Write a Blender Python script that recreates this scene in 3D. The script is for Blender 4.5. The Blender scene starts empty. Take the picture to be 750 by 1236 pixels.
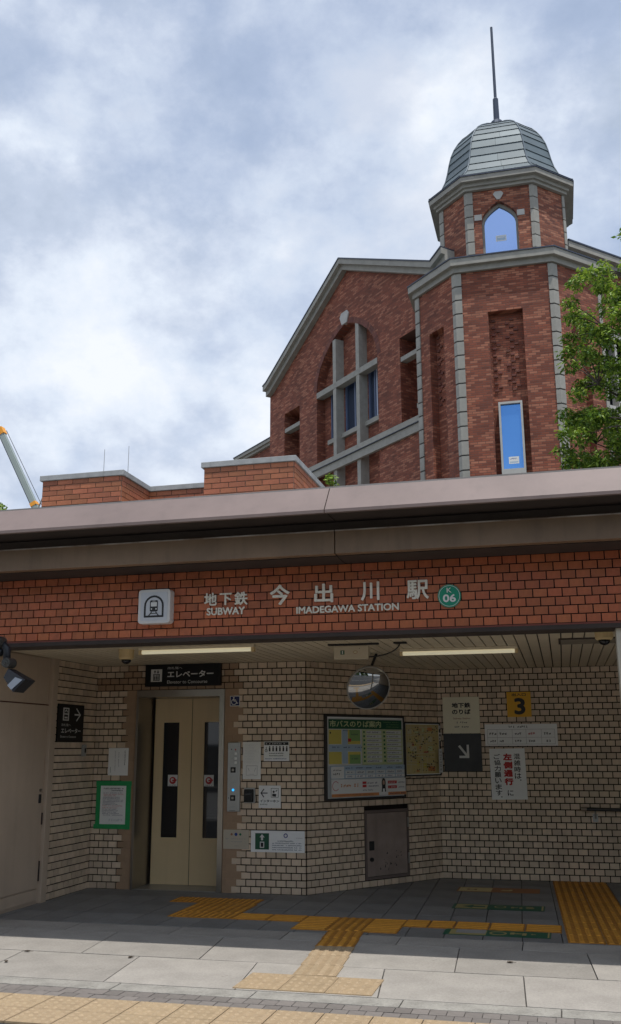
import bpy, math, random
from mathutils import Vector, Matrix
from mathutils.geometry import tessellate_polygon
C = bpy.context.scene.collection
sc = bpy.context.scene
R = math.radians
S2 = math.sqrt(.5)
rnd = random.Random(7)

# ------------------------------------------------------------------ camera
CAMX = Vector((0.96900, 0.24800, -0.0040))
cam = bpy.data.cameras.new('camera')
co = bpy.data.objects.new('camera', cam); C.objects.link(co); sc.camera = co
# world axes expressed in camera axes (x right, y down, z forward), from the vanishing points
_up = Vector((355 - 375, -4080 - 618, 1157.)).normalized()
_xd = 680 - 375
_yh = -(_xd * _up[0] + 1157. * _up[2]) / _up[1]
_Y = Vector((_xd, _yh, 1157.)).normalized()
_X = _Y.cross(_up)
M = Matrix((_X, _Y, _up))                 # rows: world axes in camera coords
cr = M @ Vector((1, 0, 0)); cu_ = M @ Vector((0, -1, 0)); cb = M @ Vector((0, 0, -1))
rot = Matrix((cr, cu_, cb)).transposed().to_4x4()
co.matrix_world = Matrix.Translation((0, 0, 1.55)) @ rot
cam.sensor_fit = 'VERTICAL'; cam.sensor_height = 24.0
cam.lens = 24.0 * 1157. / 1236.
cam.clip_start = 0.05; cam.clip_end = 3000

# ------------------------------------------------------------------ sky, sun, exposure
SUN = Vector((0.18, -0.224, 1.0)).normalized()
EL = math.asin(SUN.z); AZ = math.atan2(SUN.x, SUN.y)
w = bpy.data.worlds.new('World'); sc.world = w; w.use_nodes = True
nt = w.node_tree; nt.nodes.clear()
def N(t, **k):
    n = nt.nodes.new(t)
    for a, b in k.items(): setattr(n, a, b)
    return n
def LK(a, b): nt.links.new(a, b)
def mth(op, a, b=None, clamp=False):
    n = N('ShaderNodeMath', operation=op); n.use_clamp = clamp
    for i, v in enumerate((a, b)):
        if v is None: continue
        if isinstance(v, (int, float)): n.inputs[i].default_value = v
        else: LK(v, n.inputs[i])
    return n.outputs[0]
SKY_OFF = ((5.4, 2.6, 1.8), (2.2, 7.4, 2), (8.2, 1, 4.4))
sky = N('ShaderNodeTexSky', sky_type='NISHITA'); sky.sun_disc = False
sky.sun_elevation = EL; sky.sun_rotation = AZ; sky.air_density = 1.0; sky.dust_density = 1.6; sky.ozone_density = 1.0
tc = N('ShaderNodeTexCoord'); sp = N('ShaderNodeSeparateXYZ'); LK(tc.outputs['Generated'], sp.inputs[0])
vsq = N('ShaderNodeMapping'); vsq.inputs['Scale'].default_value = (1, 1, 1.35); LK(tc.outputs['Generated'], vsq.inputs[0]); DV = vsq.outputs[0]
def noise(vec, s, det, rough, dist=0.0, off=(0, 0, 0)):
    mp = N('ShaderNodeMapping'); mp.inputs['Location'].default_value = off; LK(vec, mp.inputs[0])
    n = N('ShaderNodeTexNoise'); n.inputs['Scale'].default_value = s; n.inputs['Detail'].default_value = det
    n.inputs['Roughness'].default_value = rough; n.inputs['Distortion'].default_value = dist
    LK(mp.outputs[0], n.inputs['Vector']); return n.outputs[0]
def ramp(v, pts):
    r = N('ShaderNodeValToRGB'); cr_ = r.color_ramp
    while len(cr_.elements) < len(pts): cr_.elements.new(.5)
    for e, (p, c) in zip(cr_.elements, pts): e.position = p; e.color = (*c, 1)
    cr_.interpolation = 'LINEAR'
    LK(v, r.inputs[0]); return r.outputs[0]
nA = noise(DV, 2.6, 11, .58, .0, SKY_OFF[0])      # cover
nB = noise(DV, 5.0, 14, .60, .0, SKY_OFF[1])      # lit tops against grey undersides
nC = noise(DV, 1.5, 3, .5, .0, SKY_OFF[2])
side = mth('MULTIPLY', mth('ADD', sp.outputs[0], .15), -0.16)    # the bank thickens towards the left
cover = mth('ADD', nA, side)
mask = ramp(cover, [(0.42, (.60,) * 3), (0.50, (.80,) * 3), (0.56, (1,) * 3)])
tone = mth('ADD', mth('MULTIPLY', nB, 0.6), mth('MULTIPLY', nC, 0.4))
ccol = ramp(tone, [(0.40, (.345, .405, .51)), (0.465, (.42, .48, .59)), (0.50, (.50, .555, .655)), (0.535, (.58, .635, .72)), (0.60, (.68, .71, .76))])
bs = N('ShaderNodeBackground'); LK(sky.outputs[0], bs.inputs[0]); bs.inputs[1].default_value = 0.13
bc = N('ShaderNodeBackground'); LK(ccol, bc.inputs[0]); bc.inputs[1].default_value = 1.0
mx = N('ShaderNodeMixShader'); LK(mask, mx.inputs[0]); LK(bs.outputs[0], mx.inputs[1]); LK(bc.outputs[0], mx.inputs[2])
wo = N('ShaderNodeOutputWorld'); LK(mx.outputs[0], wo.inputs[0])

sl = bpy.data.lights.new('sun', 'SUN'); sl.energy = 2.5; sl.angle = R(0.53); sl.color = (1, .955, .89)
so = bpy.data.objects.new('sun', sl); C.objects.link(so)
so.rotation_euler = SUN.to_track_quat('Z', 'Y').to_euler(); so.location = (0, -5, 40)
sc.view_settings.view_transform = 'Standard'; sc.view_settings.look = 'None'
sc.view_settings.exposure = 0.45; sc.view_settings.gamma = 1.0

# ------------------------------------------------------------------ materials
MATS = {}
def mat(name, col, rough=.7, metal=0., var=0., nscale=8., bump=0., bscale=60., col2=None, emit=0., vary=0., spec=.5, streak=0., detail=6, speck=0.):
    """principled material: noise mottling (col -> col2), per-object / per-island variation, bump, vertical streaks of dirt"""
    if name in MATS: return MATS[name]
    m = bpy.data.materials.new(name); m.use_nodes = True; t = m.node_tree; n = t.nodes; b = n['Principled BSDF']
    b.inputs['Roughness'].default_value = rough; b.inputs['Metallic'].default_value = metal
    b.inputs['Specular IOR Level'].default_value = spec
    b.inputs['Base Color'].default_value = (*col, 1)
    if emit:
        b.inputs['Emission Color'].default_value = (*col, 1); b.inputs['Emission Strength'].default_value = emit
    tcn = n.new('ShaderNodeTexCoord')
    src = None
    def nz(scale, det, vec=None, rough_=.6):
        q = n.new('ShaderNodeTexNoise'); q.inputs['Scale'].default_value = scale; q.inputs['Detail'].default_value = det
        q.inputs['Roughness'].default_value = rough_
        t.links.new(vec or tcn.outputs['Object'], q.inputs['Vector']); return q.outputs[0]
    if var or col2:
        c2 = col2 or tuple(c * (1 - var) for c in col)
        mr = n.new('ShaderNodeMapRange'); mr.inputs[1].default_value = .35; mr.inputs[2].default_value = .65
        t.links.new(nz(nscale, detail), mr.inputs[0])
        mxn = n.new('ShaderNodeMix'); mxn.data_type = 'RGBA'; mxn.inputs[6].default_value = (*col, 1); mxn.inputs[7].default_value = (*c2, 1)
        t.links.new(mr.outputs[0], mxn.inputs[0]); src = mxn.outputs[2]
    if streak:
        mp = n.new('ShaderNodeMapping'); mp.inputs['Scale'].default_value = (9, 9, .5)
        t.links.new(tcn.outputs['Object'], mp.inputs[0])
        mr = n.new('ShaderNodeMapRange'); mr.inputs[1].default_value = .5; mr.inputs[2].default_value = .75
        mr.inputs[3].default_value = 1; mr.inputs[4].default_value = 1 - streak
        t.links.new(nz(1.0, 5, mp.outputs[0]), mr.inputs[0])
        h = n.new('ShaderNodeHueSaturation'); h.inputs['Color'].default_value = (*col, 1)
        if src: t.links.new(src, h.inputs['Color'])
        t.links.new(mr.outputs[0], h.inputs['Value']); src = h.outputs[0]
    if speck:
        mr = n.new('ShaderNodeMapRange'); mr.inputs[1].default_value = .32; mr.inputs[2].default_value = .68; mr.inputs[3].default_value = 1 - speck; mr.inputs[4].default_value = 1 + speck * .6
        t.links.new(nz(55, 3, None, .8), mr.inputs[0])
        mr2 = n.new('ShaderNodeMapRange'); mr2.inputs[1].default_value = .64; mr2.inputs[2].default_value = .72; mr2.inputs[3].default_value = 1; mr2.inputs[4].default_value = 1 - speck * 1.6
        t.links.new(nz(4.3, 6, None, .7), mr2.inputs[0])
        ml = n.new('ShaderNodeMath'); ml.operation = 'MULTIPLY'; t.links.new(mr.outputs[0], ml.inputs[0]); t.links.new(mr2.outputs[0], ml.inputs[1])
        h = n.new('ShaderNodeHueSaturation'); h.inputs['Color'].default_value = (*col, 1)
        if src: t.links.new(src, h.inputs['Color'])
        t.links.new(ml.outputs[0], h.inputs['Value']); src = h.outputs[0]
    if vary:
        oi = n.new('ShaderNodeObjectInfo'); ge = n.new('ShaderNodeNewGeometry')
        ad = n.new('ShaderNodeMath'); ad.operation = 'ADD'; t.links.new(oi.outputs['Random'], ad.inputs[0]); t.links.new(ge.outputs['Random Per Island'], ad.inputs[1])
        fr = n.new('ShaderNodeMath'); fr.operation = 'FRACT'; t.links.new(ad.outputs[0], fr.inputs[0])
        mr = n.new('ShaderNodeMapRange'); mr.inputs[3].default_value = 1 - vary; mr.inputs[4].default_value = 1 + vary
        t.links.new(fr.outputs[0], mr.inputs[0])
        f2 = n.new('ShaderNodeMath'); f2.operation = 'MULTIPLY_ADD'; f2.inputs[1].default_value = 7.31; t.links.new(fr.outputs[0], f2.inputs[0])
        f3 = n.new('ShaderNodeMath'); f3.operation = 'FRACT'; t.links.new(f2.outputs[0], f3.inputs[0])
        mh = n.new('ShaderNodeMapRange'); mh.inputs[3].default_value = .5 - vary * .02; mh.inputs[4].default_value = .5 + vary * .03
        t.links.new(f3.outputs[0], mh.inputs[0])
        h = n.new('ShaderNodeHueSaturation'); h.inputs['Color'].default_value = (*col, 1)
        if src: t.links.new(src, h.inputs['Color'])
        t.links.new(mr.outputs[0], h.inputs['Value']); t.links.new(mh.outputs[0], h.inputs['Hue']); src = h.outputs[0]
    if src: t.links.new(src, b.inputs['Base Color'])
    if bump:
        bn = n.new('ShaderNodeBump'); bn.inputs['Strength'].default_value = bump; bn.inputs['Distance'].default_value = .01
        t.links.new(nz(bscale, 4), bn.inputs['Height']); t.links.new(bn.outputs[0], b.inputs['Normal'])
    MATS[name] = m; return m

def brick_mat(name, c1, c2, c3, mortar, bw=.235, bh=.075, ms=.008):
    """small far bricks: courses from the object's own x (along the wall) and z"""
    m = bpy.data.materials.new(name); m.use_nodes = True; t = m.node_tree; n = t.nodes; b = n['Principled BSDF']
    b.inputs['Roughness'].default_value = .85
    tcn = n.new('ShaderNodeTexCoord'); s = n.new('ShaderNodeSeparateXYZ'); t.links.new(tcn.outputs['Object'], s.inputs[0])
    ax = n.new('ShaderNodeMath'); ax.operation = 'ADD'; t.links.new(s.outputs[0], ax.inputs[0]); t.links.new(s.outputs[1], ax.inputs[1])
    cx = n.new('ShaderNodeCombineXYZ'); t.links.new(ax.outputs[0], cx.inputs[0]); t.links.new(s.outputs[2], cx.inputs[1])
    br = n.new('ShaderNodeTexBrick'); t.links.new(cx.outputs[0], br.inputs['Vector'])
    br.inputs['Scale'].default_value = 1; br.inputs['Brick Width'].default_value = bw; br.inputs['Row Height'].default_value = bh
    br.inputs['Mortar Size'].default_value = ms; br.inputs['Mortar Smooth'].default_value = .2
    br.inputs['Color1'].default_value = (0, 0, 0, 1); br.inputs['Color2'].default_value = (1, 1, 1, 1); br.inputs['Mortar'].default_value = (.5, .5, .5, 1)
    rp = n.new('ShaderNodeValToRGB'); e = rp.color_ramp.elements; e[0].position = 0; e[0].color = (*c1, 1); e[1].position = .55; e[1].color = (*c2, 1)
    x = rp.color_ramp.elements.new(.97); x.color = (*c3, 1)
    t.links.new(br.outputs['Color'], rp.inputs[0])
    nz = n.new('ShaderNodeTexNoise'); nz.inputs['Scale'].default_value = .9; nz.inputs['Detail'].default_value = 5; t.links.new(tcn.outputs['Object'], nz.inputs['Vector'])
    mr = n.new('ShaderNodeMapRange'); mr.inputs[1].default_value = .3; mr.inputs[2].default_value = .7; mr.inputs[3].default_value = .78; mr.inputs[4].default_value = 1.18
    t.links.new(nz.outputs[0], mr.inputs[0])
    h = n.new('ShaderNodeHueSaturation'); t.links.new(rp.outputs[0], h.inputs['Color']); t.links.new(mr.outputs[0], h.inputs['Value'])
    mxn = n.new('ShaderNodeMix'); mxn.data_type = 'RGBA'; mxn.inputs[7].default_value = (*mortar, 1)
    t.links.new(br.outputs['Fac'], mxn.inputs[0]); t.links.new(h.outputs[0], mxn.inputs[6]); t.links.new(mxn.outputs[2], b.inputs['Base Color'])
    ad = n.new('ShaderNodeMath'); ad.operation = 'MULTIPLY_ADD'; ad.inputs[1].default_value = -1.5
    t.links.new(br.outputs['Fac'], ad.inputs[0]); t.links.new(br.outputs['Color'], ad.inputs[2])
    bn = n.new('ShaderNodeBump'); bn.inputs['Strength'].default_value = .55; bn.inputs['Distance'].default_value = .012
    t.links.new(ad.outputs[0], bn.inputs['Height']); t.links.new(bn.outputs[0], b.inputs['Normal'])
    return m

def plain(name, c, rough=.6, **k): return mat(name, c, rough, **k)
m_tan = mat('tan_tile', (.70, .55, .405), .40, vary=.15, streak=.12, var=.2, nscale=6, bump=.15, bscale=90)
m_brown = mat('brown_filled_tile', (.38, .25, .155), .6, vary=.06, var=.12, nscale=6)
m_grout = mat('dark_grout', (.018, .014, .012), .95, spec=.05)
m_red = mat('red_tile', (.47, .125, .045), .42, vary=.14, streak=.22, var=.22, nscale=12, bump=.15, bscale=90)
m_redgrout = mat('grey_grout', (.032, .024, .026), .95, spec=.05)
m_orange = mat('orange_brick', (.40, .135, .065), .6, vary=.2, var=.22, nscale=9, bump=.3, bscale=80)
m_ogrout = mat('parapet_mortar', (.20, .17, .15), .95)
m_cop = mat('grey_coping', (.36, .37, .37), .7, var=.25, nscale=5, streak=.25)
m_cap = mat('pinkish_brown_metal', (.215, .162, .148), .5, var=.18, nscale=1.6, streak=.10, spec=.4)
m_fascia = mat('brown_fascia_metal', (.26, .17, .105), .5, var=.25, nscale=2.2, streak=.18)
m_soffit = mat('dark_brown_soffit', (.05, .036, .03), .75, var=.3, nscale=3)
m_slat = mat('cream_ceiling_slat', (.70, .61, .45), .6, vary=.05, var=.10, nscale=3)
m_dark = mat('dark_gap', (.02, .018, .017), .9)
m_pdoor = mat('beige_painted_steel', (.52, .41, .31), .55, var=.12, nscale=1.5, streak=.08)
m_steel = mat('brushed_steel', (.36, .33, .29), .28, metal=.9, var=.12, nscale=3)
m_steeld = mat('dull_steel', (.42, .42, .41), .38, metal=.7, var=.1, nscale=10)
m_edoor = mat('cream_elevator_door', (.74, .56, .32), .38, var=.08, nscale=1.3, streak=.06)
m_black = mat('black_sign_face', (.008, .008, .009), .45, spec=.25)
m_rubber = mat('black_rubber', (.015, .015, .015), .7)
m_white = mat('white_print_board', (.86, .87, .86), .5, var=.05, nscale=4)
m_paper = mat('white_paper', (.85, .85, .82), .75, var=.05, nscale=3)
m_cream = mat('cream_board', (.80, .76, .58), .5, var=.06, nscale=3)
m_letter = mat('cream_metal_letter', (.80, .75, .64), .42, metal=.0, var=.15, nscale=20)
m_green = mat('station_green', (.0, .26, .15), .4)
m_yel = mat('sign_yellow', (.78, .42, .02), .5, var=.05, nscale=5)
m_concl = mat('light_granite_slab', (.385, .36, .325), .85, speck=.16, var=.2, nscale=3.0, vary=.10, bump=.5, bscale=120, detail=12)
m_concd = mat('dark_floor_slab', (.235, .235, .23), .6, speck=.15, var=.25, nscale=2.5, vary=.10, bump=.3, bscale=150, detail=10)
m_kerb = mat('kerb_concrete', (.36, .345, .31), .9, speck=.2, var=.3, nscale=6, vary=.08, bump=.6, bscale=60, detail=10)
m_paver = mat('grey_paver', (.20, .18, .165), .85, vary=.16, var=.15, nscale=20, bump=.4, bscale=100)
m_tact = mat('yellow_tactile_tile', (.66, .30, .035), .7, speck=.14, vary=.07, var=.16, nscale=7, bump=.3, bscale=100)
m_tactl = mat('faded_sunlit_tactile_tile', (.43, .325, .205), .8, speck=.14, vary=.06, var=.16, nscale=7, bump=.3, bscale=100)  # paler tone of the sunlit tiles put into the colour, besides their fading
m_tactg = mat('darker_tactile_groove', (.48, .205, .024), .8, vary=.08, speck=.2, var=.3, nscale=5)  # base between bars and dots, darker than the raised tops
m_tactlg = mat('faded_sunlit_tactile_ground', (.40, .295, .18), .85, vary=.06, speck=.16, var=.2, nscale=5)
m_asph = mat('asphalt', (.055, .055, .056), .9, var=.2, nscale=8, bump=.6, bscale=150)
m_gnd = mat('ground_earth', (.16, .155, .14), .95, var=.3, nscale=.05)
m_rpaint = mat('road_paint', (.75, .75, .72), .7, var=.15, nscale=5)
m_stone = mat('grey_stone_trim', (.33, .32, .285), .8, var=.18, nscale=4, vary=.07, bump=.3, bscale=40)
m_stonel = mat('light_keystone', (.46, .455, .43), .8, var=.1, nscale=4)
m_zinc = mat('zinc_roof_sheet', (.105, .14, .158), .5, metal=.25, var=.14, nscale=1.2, vary=.10, streak=.12)
m_darkmetal = mat('dark_roof_edge', (.045, .055, .08), .45, metal=.3)
m_glassb = mat('blue_reflecting_glass', (.13, .34, .74), .06, metal=.75)
m_glassl = mat('pale_reflecting_glass', (.36, .50, .80), .06, metal=.85)
m_glassd = mat('dark_window_glass', (.006, .007, .01), .03, spec=.5)
m_curt = mat('white_curtain', (.55, .6, .7), .8)
m_brickC = brick_mat('church_brick', (.15, .042, .024), (.25, .07, .037), (.37, .145, .085), (.12, .06, .045))
m_brickB = brick_mat('belfry_brick', (.13, .04, .025), (.26, .078, .04), (.40, .17, .10), (.13, .075, .06))
m_bump = mat('projecting_brick', (.15, .055, .042), .85, vary=.25)
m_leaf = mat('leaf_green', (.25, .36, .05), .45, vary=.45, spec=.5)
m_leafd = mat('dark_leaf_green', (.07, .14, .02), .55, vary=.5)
for lm, lc in ((m_leaf, (.30, .42, .05, 1)), (m_leafd, (.12, .22, .03, 1))):      # thin leaves let some light through
    q = lm.node_tree; tl = q.nodes.new('ShaderNodeBsdfTranslucent'); tl.inputs[0].default_value = lc; ms = q.nodes.new('ShaderNodeMixShader'); ms.inputs[0].default_value = .35
    q.links.new(q.nodes['Principled BSDF'].outputs[0], ms.inputs[1]); q.links.new(tl.outputs[0], ms.inputs[2]); q.links.new(ms.outputs[0], q.nodes['Material Output'].inputs[0])
m_bark = mat('bark', (.07, .055, .042), .9, var=.4, nscale=12, bump=.6, bscale=30)
m_crane = mat('crane_boom_paint', (.30, .35, .33), .4, var=.06, nscale=1)
m_cranet = mat('crane_boom_dark', (.025, .03, .06), .5)
m_craneo = mat('crane_orange', (.80, .33, .02), .45)
m_camplast = mat('beige_plastic', (.66, .50, .26), .5)
m_tube = mat('fluorescent_tube', (.80, .74, .52), .5, emit=.28)
m_mirror = mat('convex_mirror', (.38, .385, .39), .03, metal=1.)
m_mdoor = mat('brown_steel_hatch', (.34, .265, .225), .5, var=.25, nscale=4, streak=.15)
m_gtape = mat('green_masking_tape', (.02, .34, .10), .6, var=.15, nscale=30)
def ink(n): return MATS['ink_' + n]
for n_, c_ in dict(black=(.02, .02, .022), white=(.72, .72, .70), red=(.48, .03, .03), blue=(.02, .05, .26), green=(.01, .16, .075), navy=(.015, .02, .10),
                   lgreen=(.22, .38, .14), yellow=(.62, .53, .12), lblue=(.38, .50, .62), grey=(.30, .30, .30), orange=(.60, .25, .09), lgrey=(.60, .63, .63),
                   cream=(.58, .54, .36), led=(.02, .32, .9), silver=(.62, .62, .60), dgreen=(.012, .09, .045), brown=(.3, .13, .06), tan=(.58, .48, .22),
                   skin=(.45, .28, .2), ygreen=(.52, .58, .32), floorgreen=(.012, .10, .055), floorcream=(.36, .30, .12), floororange=(.32, .13, .04)).items():
    mat('ink_' + n_, c_, .55)
MATS['ink_led'].node_tree.nodes['Principled BSDF'].inputs['Emission Color'].default_value = (.02, .4, 1, 1)
MATS['ink_led'].node_tree.nodes['Principled BSDF'].inputs['Emission Strength'].default_value = 1.2

# ------------------------------------------------------------------ mesh helpers
class MB:
    def __init__(s): s.v = []; s.f = []; s.m = []; s.sm = False
    def add(s, vs, fs, mi=0):
        o = len(s.v); s.v += [tuple(v) for v in vs]
        for f in fs: s.f.append(tuple(i + o for i in f)); s.m.append(mi)
        return s
    def box(s, x0, x1, y0, y1, z0, z1, mi=0):
        return s.add([(x0, y0, z0), (x1, y0, z0), (x1, y1, z0), (x0, y1, z0), (x0, y0, z1), (x1, y0, z1), (x1, y1, z1), (x0, y1, z1)],
                     [(0, 3, 2, 1), (4, 5, 6, 7), (0, 1, 5, 4), (1, 2, 6, 5), (2, 3, 7, 6), (3, 0, 4, 7)], mi)
    def quadslab(s, P, zt, zb, mi=0):      # P four ground points counter-clockwise
        return s.prism([(p[0], p[1]) for p in P], zb, zt, mi)
    def prism(s, P, z0, z1, mi=0):
        n = len(P); vs = [(x, y, z0) for x, y in P] + [(x, y, z1) for x, y in P]
        return s.add(vs, [tuple(range(n - 1, -1, -1)), tuple(range(n, 2 * n))] + [(i, (i + 1) % n, n + (i + 1) % n, n + i) for i in range(n)], mi)
    def prismy(s, P, y0, y1, mi=0):        # outline in x,z extruded along y
        n = len(P); vs = [(x, y0, z) for x, z in P] + [(x, y1, z) for x, z in P]
        return s.add(vs, [tuple(range(n)), tuple(range(2 * n - 1, n - 1, -1))] + [((i + 1) % n, i, n + i, n + (i + 1) % n) for i in range(n)], mi)
    def tube(s, pts, rad, seg=10, mi=0, cap=True):
        pts = [Vector(p) for p in pts]; rs = rad if isinstance(rad, (list, tuple)) else [rad] * len(pts)
        rings = []; prev = None
        for i, p in enumerate(pts):
            d = (pts[min(i + 1, len(pts) - 1)] - pts[max(i - 1, 0)]).normalized()
            if prev is None: a = d.orthogonal().normalized()
            else: a = (prev - d * prev.dot(d)).normalized()
            prev = a; b = d.cross(a)
            rings.append([p + (a * math.cos(t) + b * math.sin(t)) * rs[i] for t in [2 * math.pi * k / seg for k in range(seg)]])
        vs = [v for r in rings for v in r]; fs = []
        for i in range(len(pts) - 1):
            for k in range(seg): fs.append((i * seg + k, i * seg + (k + 1) % seg, (i + 1) * seg + (k + 1) % seg, (i + 1) * seg + k))
        if cap: fs += [tuple(range(seg - 1, -1, -1)), tuple((len(pts) - 1) * seg + k for k in range(seg))]
        return s.add(vs, fs, mi)
    def tess(s, outer, holes, y, mi=0):     # planar face with holes, facing -y
        loops = [[Vector((x, z, 0)) for x, z in outer]] + [[Vector((x, z, 0)) for x, z in h] for h in holes]
        flat = [p for l in loops for p in l]; tr = tessellate_polygon(loops); fs = []
        for a, b, c in tr:
            if (flat[b] - flat[a]).cross(flat[c] - flat[a]).z < 0: b, c = c, b
            fs.append((a, b, c))
        return s.add([(p.x, y, p.y) for p in flat], fs, mi)
    def reveal(s, loop, y0, y1, mi=0, flip=False):
        n = len(loop); vs = [(x, y0, z) for x, z in loop] + [(x, y1, z) for x, z in loop]
        return s.add(vs, [(i, (i + 1) % n, n + (i + 1) % n, n + i) for i in range(n)], mi)
    def build(s, name, mats, parent=None, loc=(0, 0, 0), rz=0., smooth=False, bevel=0.):
        me = bpy.data.meshes.new(name); me.from_pydata(s.v, [], s.f)
        if not isinstance(mats, (list, tuple)): mats = [mats]
        for m in mats: me.materials.append(m)
        if len(mats) > 1: me.polygons.foreach_set('material_index', s.m)
        if smooth: me.polygons.foreach_set('use_smooth', [True] * len(s.f))
        me.update()
        return inst(me, name, parent, loc, rz, bevel)
def inst(me, name, parent=None, loc=(0, 0, 0), rz=0., bevel=0.):
    o = bpy.data.objects.new(name, me); C.objects.link(o); o.parent = parent; o.location = loc; o.rotation_euler = (0, 0, rz)
    if bevel:
        b = o.modifiers.new('bevel', 'BEVEL'); b.width = bevel; b.segments = 2; b.limit_method = 'ANGLE'
    return o
def tag(o, label, cat, group=None):
    o['label'] = label; o['category'] = cat
    if group: o['group'] = group
    return o
def thing(name, label, cat, loc=(0, 0, 0), rz=0., group=None):
    o = bpy.data.objects.new(name, None); C.objects.link(o); o.location = loc; o.rotation_euler = (0, 0, rz); o.empty_display_size = .2
    return tag(o, label, cat, group)
def kind(o, k): o['kind'] = k; return o

_tc = {}
def text_mesh(s, bold=0., extrude=0.):
    k = (s, bold, extrude)
    if k in _tc: return _tc[k]
    cu = bpy.data.curves.new('t', 'FONT'); cu.body = s; cu.offset = bold; cu.extrude = extrude; cu.resolution_u = 3; cu.space_line = .9
    ob = bpy.data.objects.new('t', cu); C.objects.link(ob); bpy.context.view_layer.update()
    me = bpy.data.meshes.new_from_object(ob.evaluated_get(bpy.context.evaluated_depsgraph_get()))
    vs = [tuple(v.co) for v in me.vertices]; fs = [tuple(p.vertices) for p in me.polygons]
    bpy.data.objects.remove(ob); bpy.data.curves.remove(cu); bpy.data.meshes.remove(me)
    _tc[k] = (vs, fs); return _tc[k]
def put_text(mb, s, x0, x1, z0, z1, y, mi=0, bold=.012, depth=0.):
    """fit the written string into the box x0..x1, z0..z1 of the local wall plane; heavier strokes by shifted copies"""
    vs, fs = text_mesh(s, 0., .5 if depth else 0.)
    if not vs: return
    ax = min(v[0] for v in vs); bx = max(v[0] for v in vs); az = min(v[1] for v in vs); bz = max(v[1] for v in vs)
    b = bold * (z1 - z0) * 1.6
    sx = (x1 - x0 - 2 * b) / max(bx - ax, 1e-6); sz = (z1 - z0 - 2 * b) / max(bz - az, 1e-6)
    sh = [(0, 0)] + ([(-b, 0), (b, 0), (0, -b), (0, b), (-b * .7, -b * .7), (b * .7, b * .7), (b * .7, -b * .7), (-b * .7, b * .7)] if bold > .004 else [])
    for q, (dx, dz) in enumerate(sh):
        mb.add([(x0 + b + dx + (v[0] - ax) * sx, y - q * .00004 - v[2] * depth, z0 + b + dz + (v[1] - az) * sz) for v in vs], fs, mi)

class Print:
    """flat print on a board: symbols (one mesh per ink), lettering (one mesh per line) and rows too small to read"""
    def __init__(s, y): s.y = y; s.k = 0; s.sym = {}; s.let = []; s.small = MB(); s.inks = []
    def lay(s): s.k += 1; return s.y - s.k * .0004
    def S(s, c):
        m_ = MB(); s.sym.setdefault((c, s.k), m_); return s.sym[(c, s.k)]
    def rect(s, x0, z0, x1, z1, c, same=False):
        y = s.y - s.k * .0004 if same else s.lay()
        s.S(c).add([(x0, y, z0), (x1, y, z0), (x1, y, z1), (x0, y, z1)], [(0, 1, 2, 3)]); return s
    def poly(s, P, c): y = s.lay(); s.S(c).add([(x, y, z) for x, z in P], [tuple(range(len(P)))]); return s
    def line(s, P, w_, c):
        y = s.lay()
        for (x0, z0), (x1, z1) in zip(P, P[1:]):
            d = Vector((x1 - x0, z1 - z0)); L = d.length
            if L < 1e-6: continue
            d /= L; nx, nz = -d.y * w_ / 2, d.x * w_ / 2; e = w_ * .35; y -= .00003
            x0_, z0_, x1_, z1_ = x0 - d.x * e, z0 - d.y * e, x1 + d.x * e, z1 + d.y * e
            s.S(c).add([(x0_ - nx, y, z0_ - nz), (x1_ - nx, y, z1_ - nz), (x1_ + nx, y, z1_ + nz), (x0_ + nx, y, z0_ + nz)], [(0, 1, 2, 3)])
        return s
    def disc(s, x, z, r, c, rz_=None, n=20): return s.poly([(x + r * math.cos(2 * math.pi * k / n), z + (rz_ or r) * math.sin(2 * math.pi * k / n)) for k in range(n)], c)
    def text(s, t, x0, x1, z0, z1, c, bold=.012):
        m_ = MB(); put_text(m_, t, x0, x1, z0, z1, s.lay(), 0, bold); s.let.append((m_, c)); return s
    def fine(s, x0, x1, z0, z1, c, vert=False):
        """characters too small to be read in the photo: rows of tiny strokes"""
        y = s.lay(); h = (x1 - x0) if vert else (z1 - z0); L = (z1 - z0) if vert else (x1 - x0)
        if c not in s.inks: s.inks.append(c)
        n = max(1, int(L / h)); mi = s.inks.index(c)
        for k in range(n):
            if rnd.random() < .1: continue
            a = k * h
            for q in range(3):
                u0 = rnd.uniform(.05, .3); u1 = rnd.uniform(.6, .88); t_ = .12 + q * .3; th = .21
                if rnd.random() < .35: bx = (t_, u0, t_ + th, u1)
                else: bx = (u0, t_, u1, t_ + th)
                if vert: X0, Z0 = x0 + bx[0] * h, z1 - a - h + bx[1] * h; X1, Z1 = x0 + bx[2] * h, z1 - a - h + bx[3] * h
                else: X0, Z0 = x0 + a + bx[0] * h, z0 + bx[1] * h; X1, Z1 = x0 + a + bx[2] * h, z0 + bx[3] * h
                yy = y - q * .00004
                s.small.add([(X0, yy, Z0), (X1, yy, Z0), (X1, yy, Z1), (X0, yy, Z1)], [(0, 1, 2, 3)], mi)
        return s
    def build(s, parent, name='symbol', flat=False):
        fx = (lambda m_: setattr(m_, 'v', [(x, z, -y * .8) for x, y, z in m_.v])) if flat else (lambda m_: None)
        if len(s.sym) <= 16 or name != 'symbol':
            for (c, _), m_ in s.sym.items(): fx(m_); m_.build(name, ink(c), parent)
        else:
            by = {}
            for (c, _), m_ in s.sym.items(): by.setdefault(c, MB()).add(m_.v, m_.f)
            for c, m_ in by.items(): fx(m_); kind(m_.build(name, ink(c), parent), 'stuff')
        for m_, c in s.let: fx(m_); m_.build('lettering', ink(c), parent)
        if s.small.f: fx(s.small); kind(s.small.build('small_print', [ink(c) for c in s.inks], parent), 'stuff')
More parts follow.
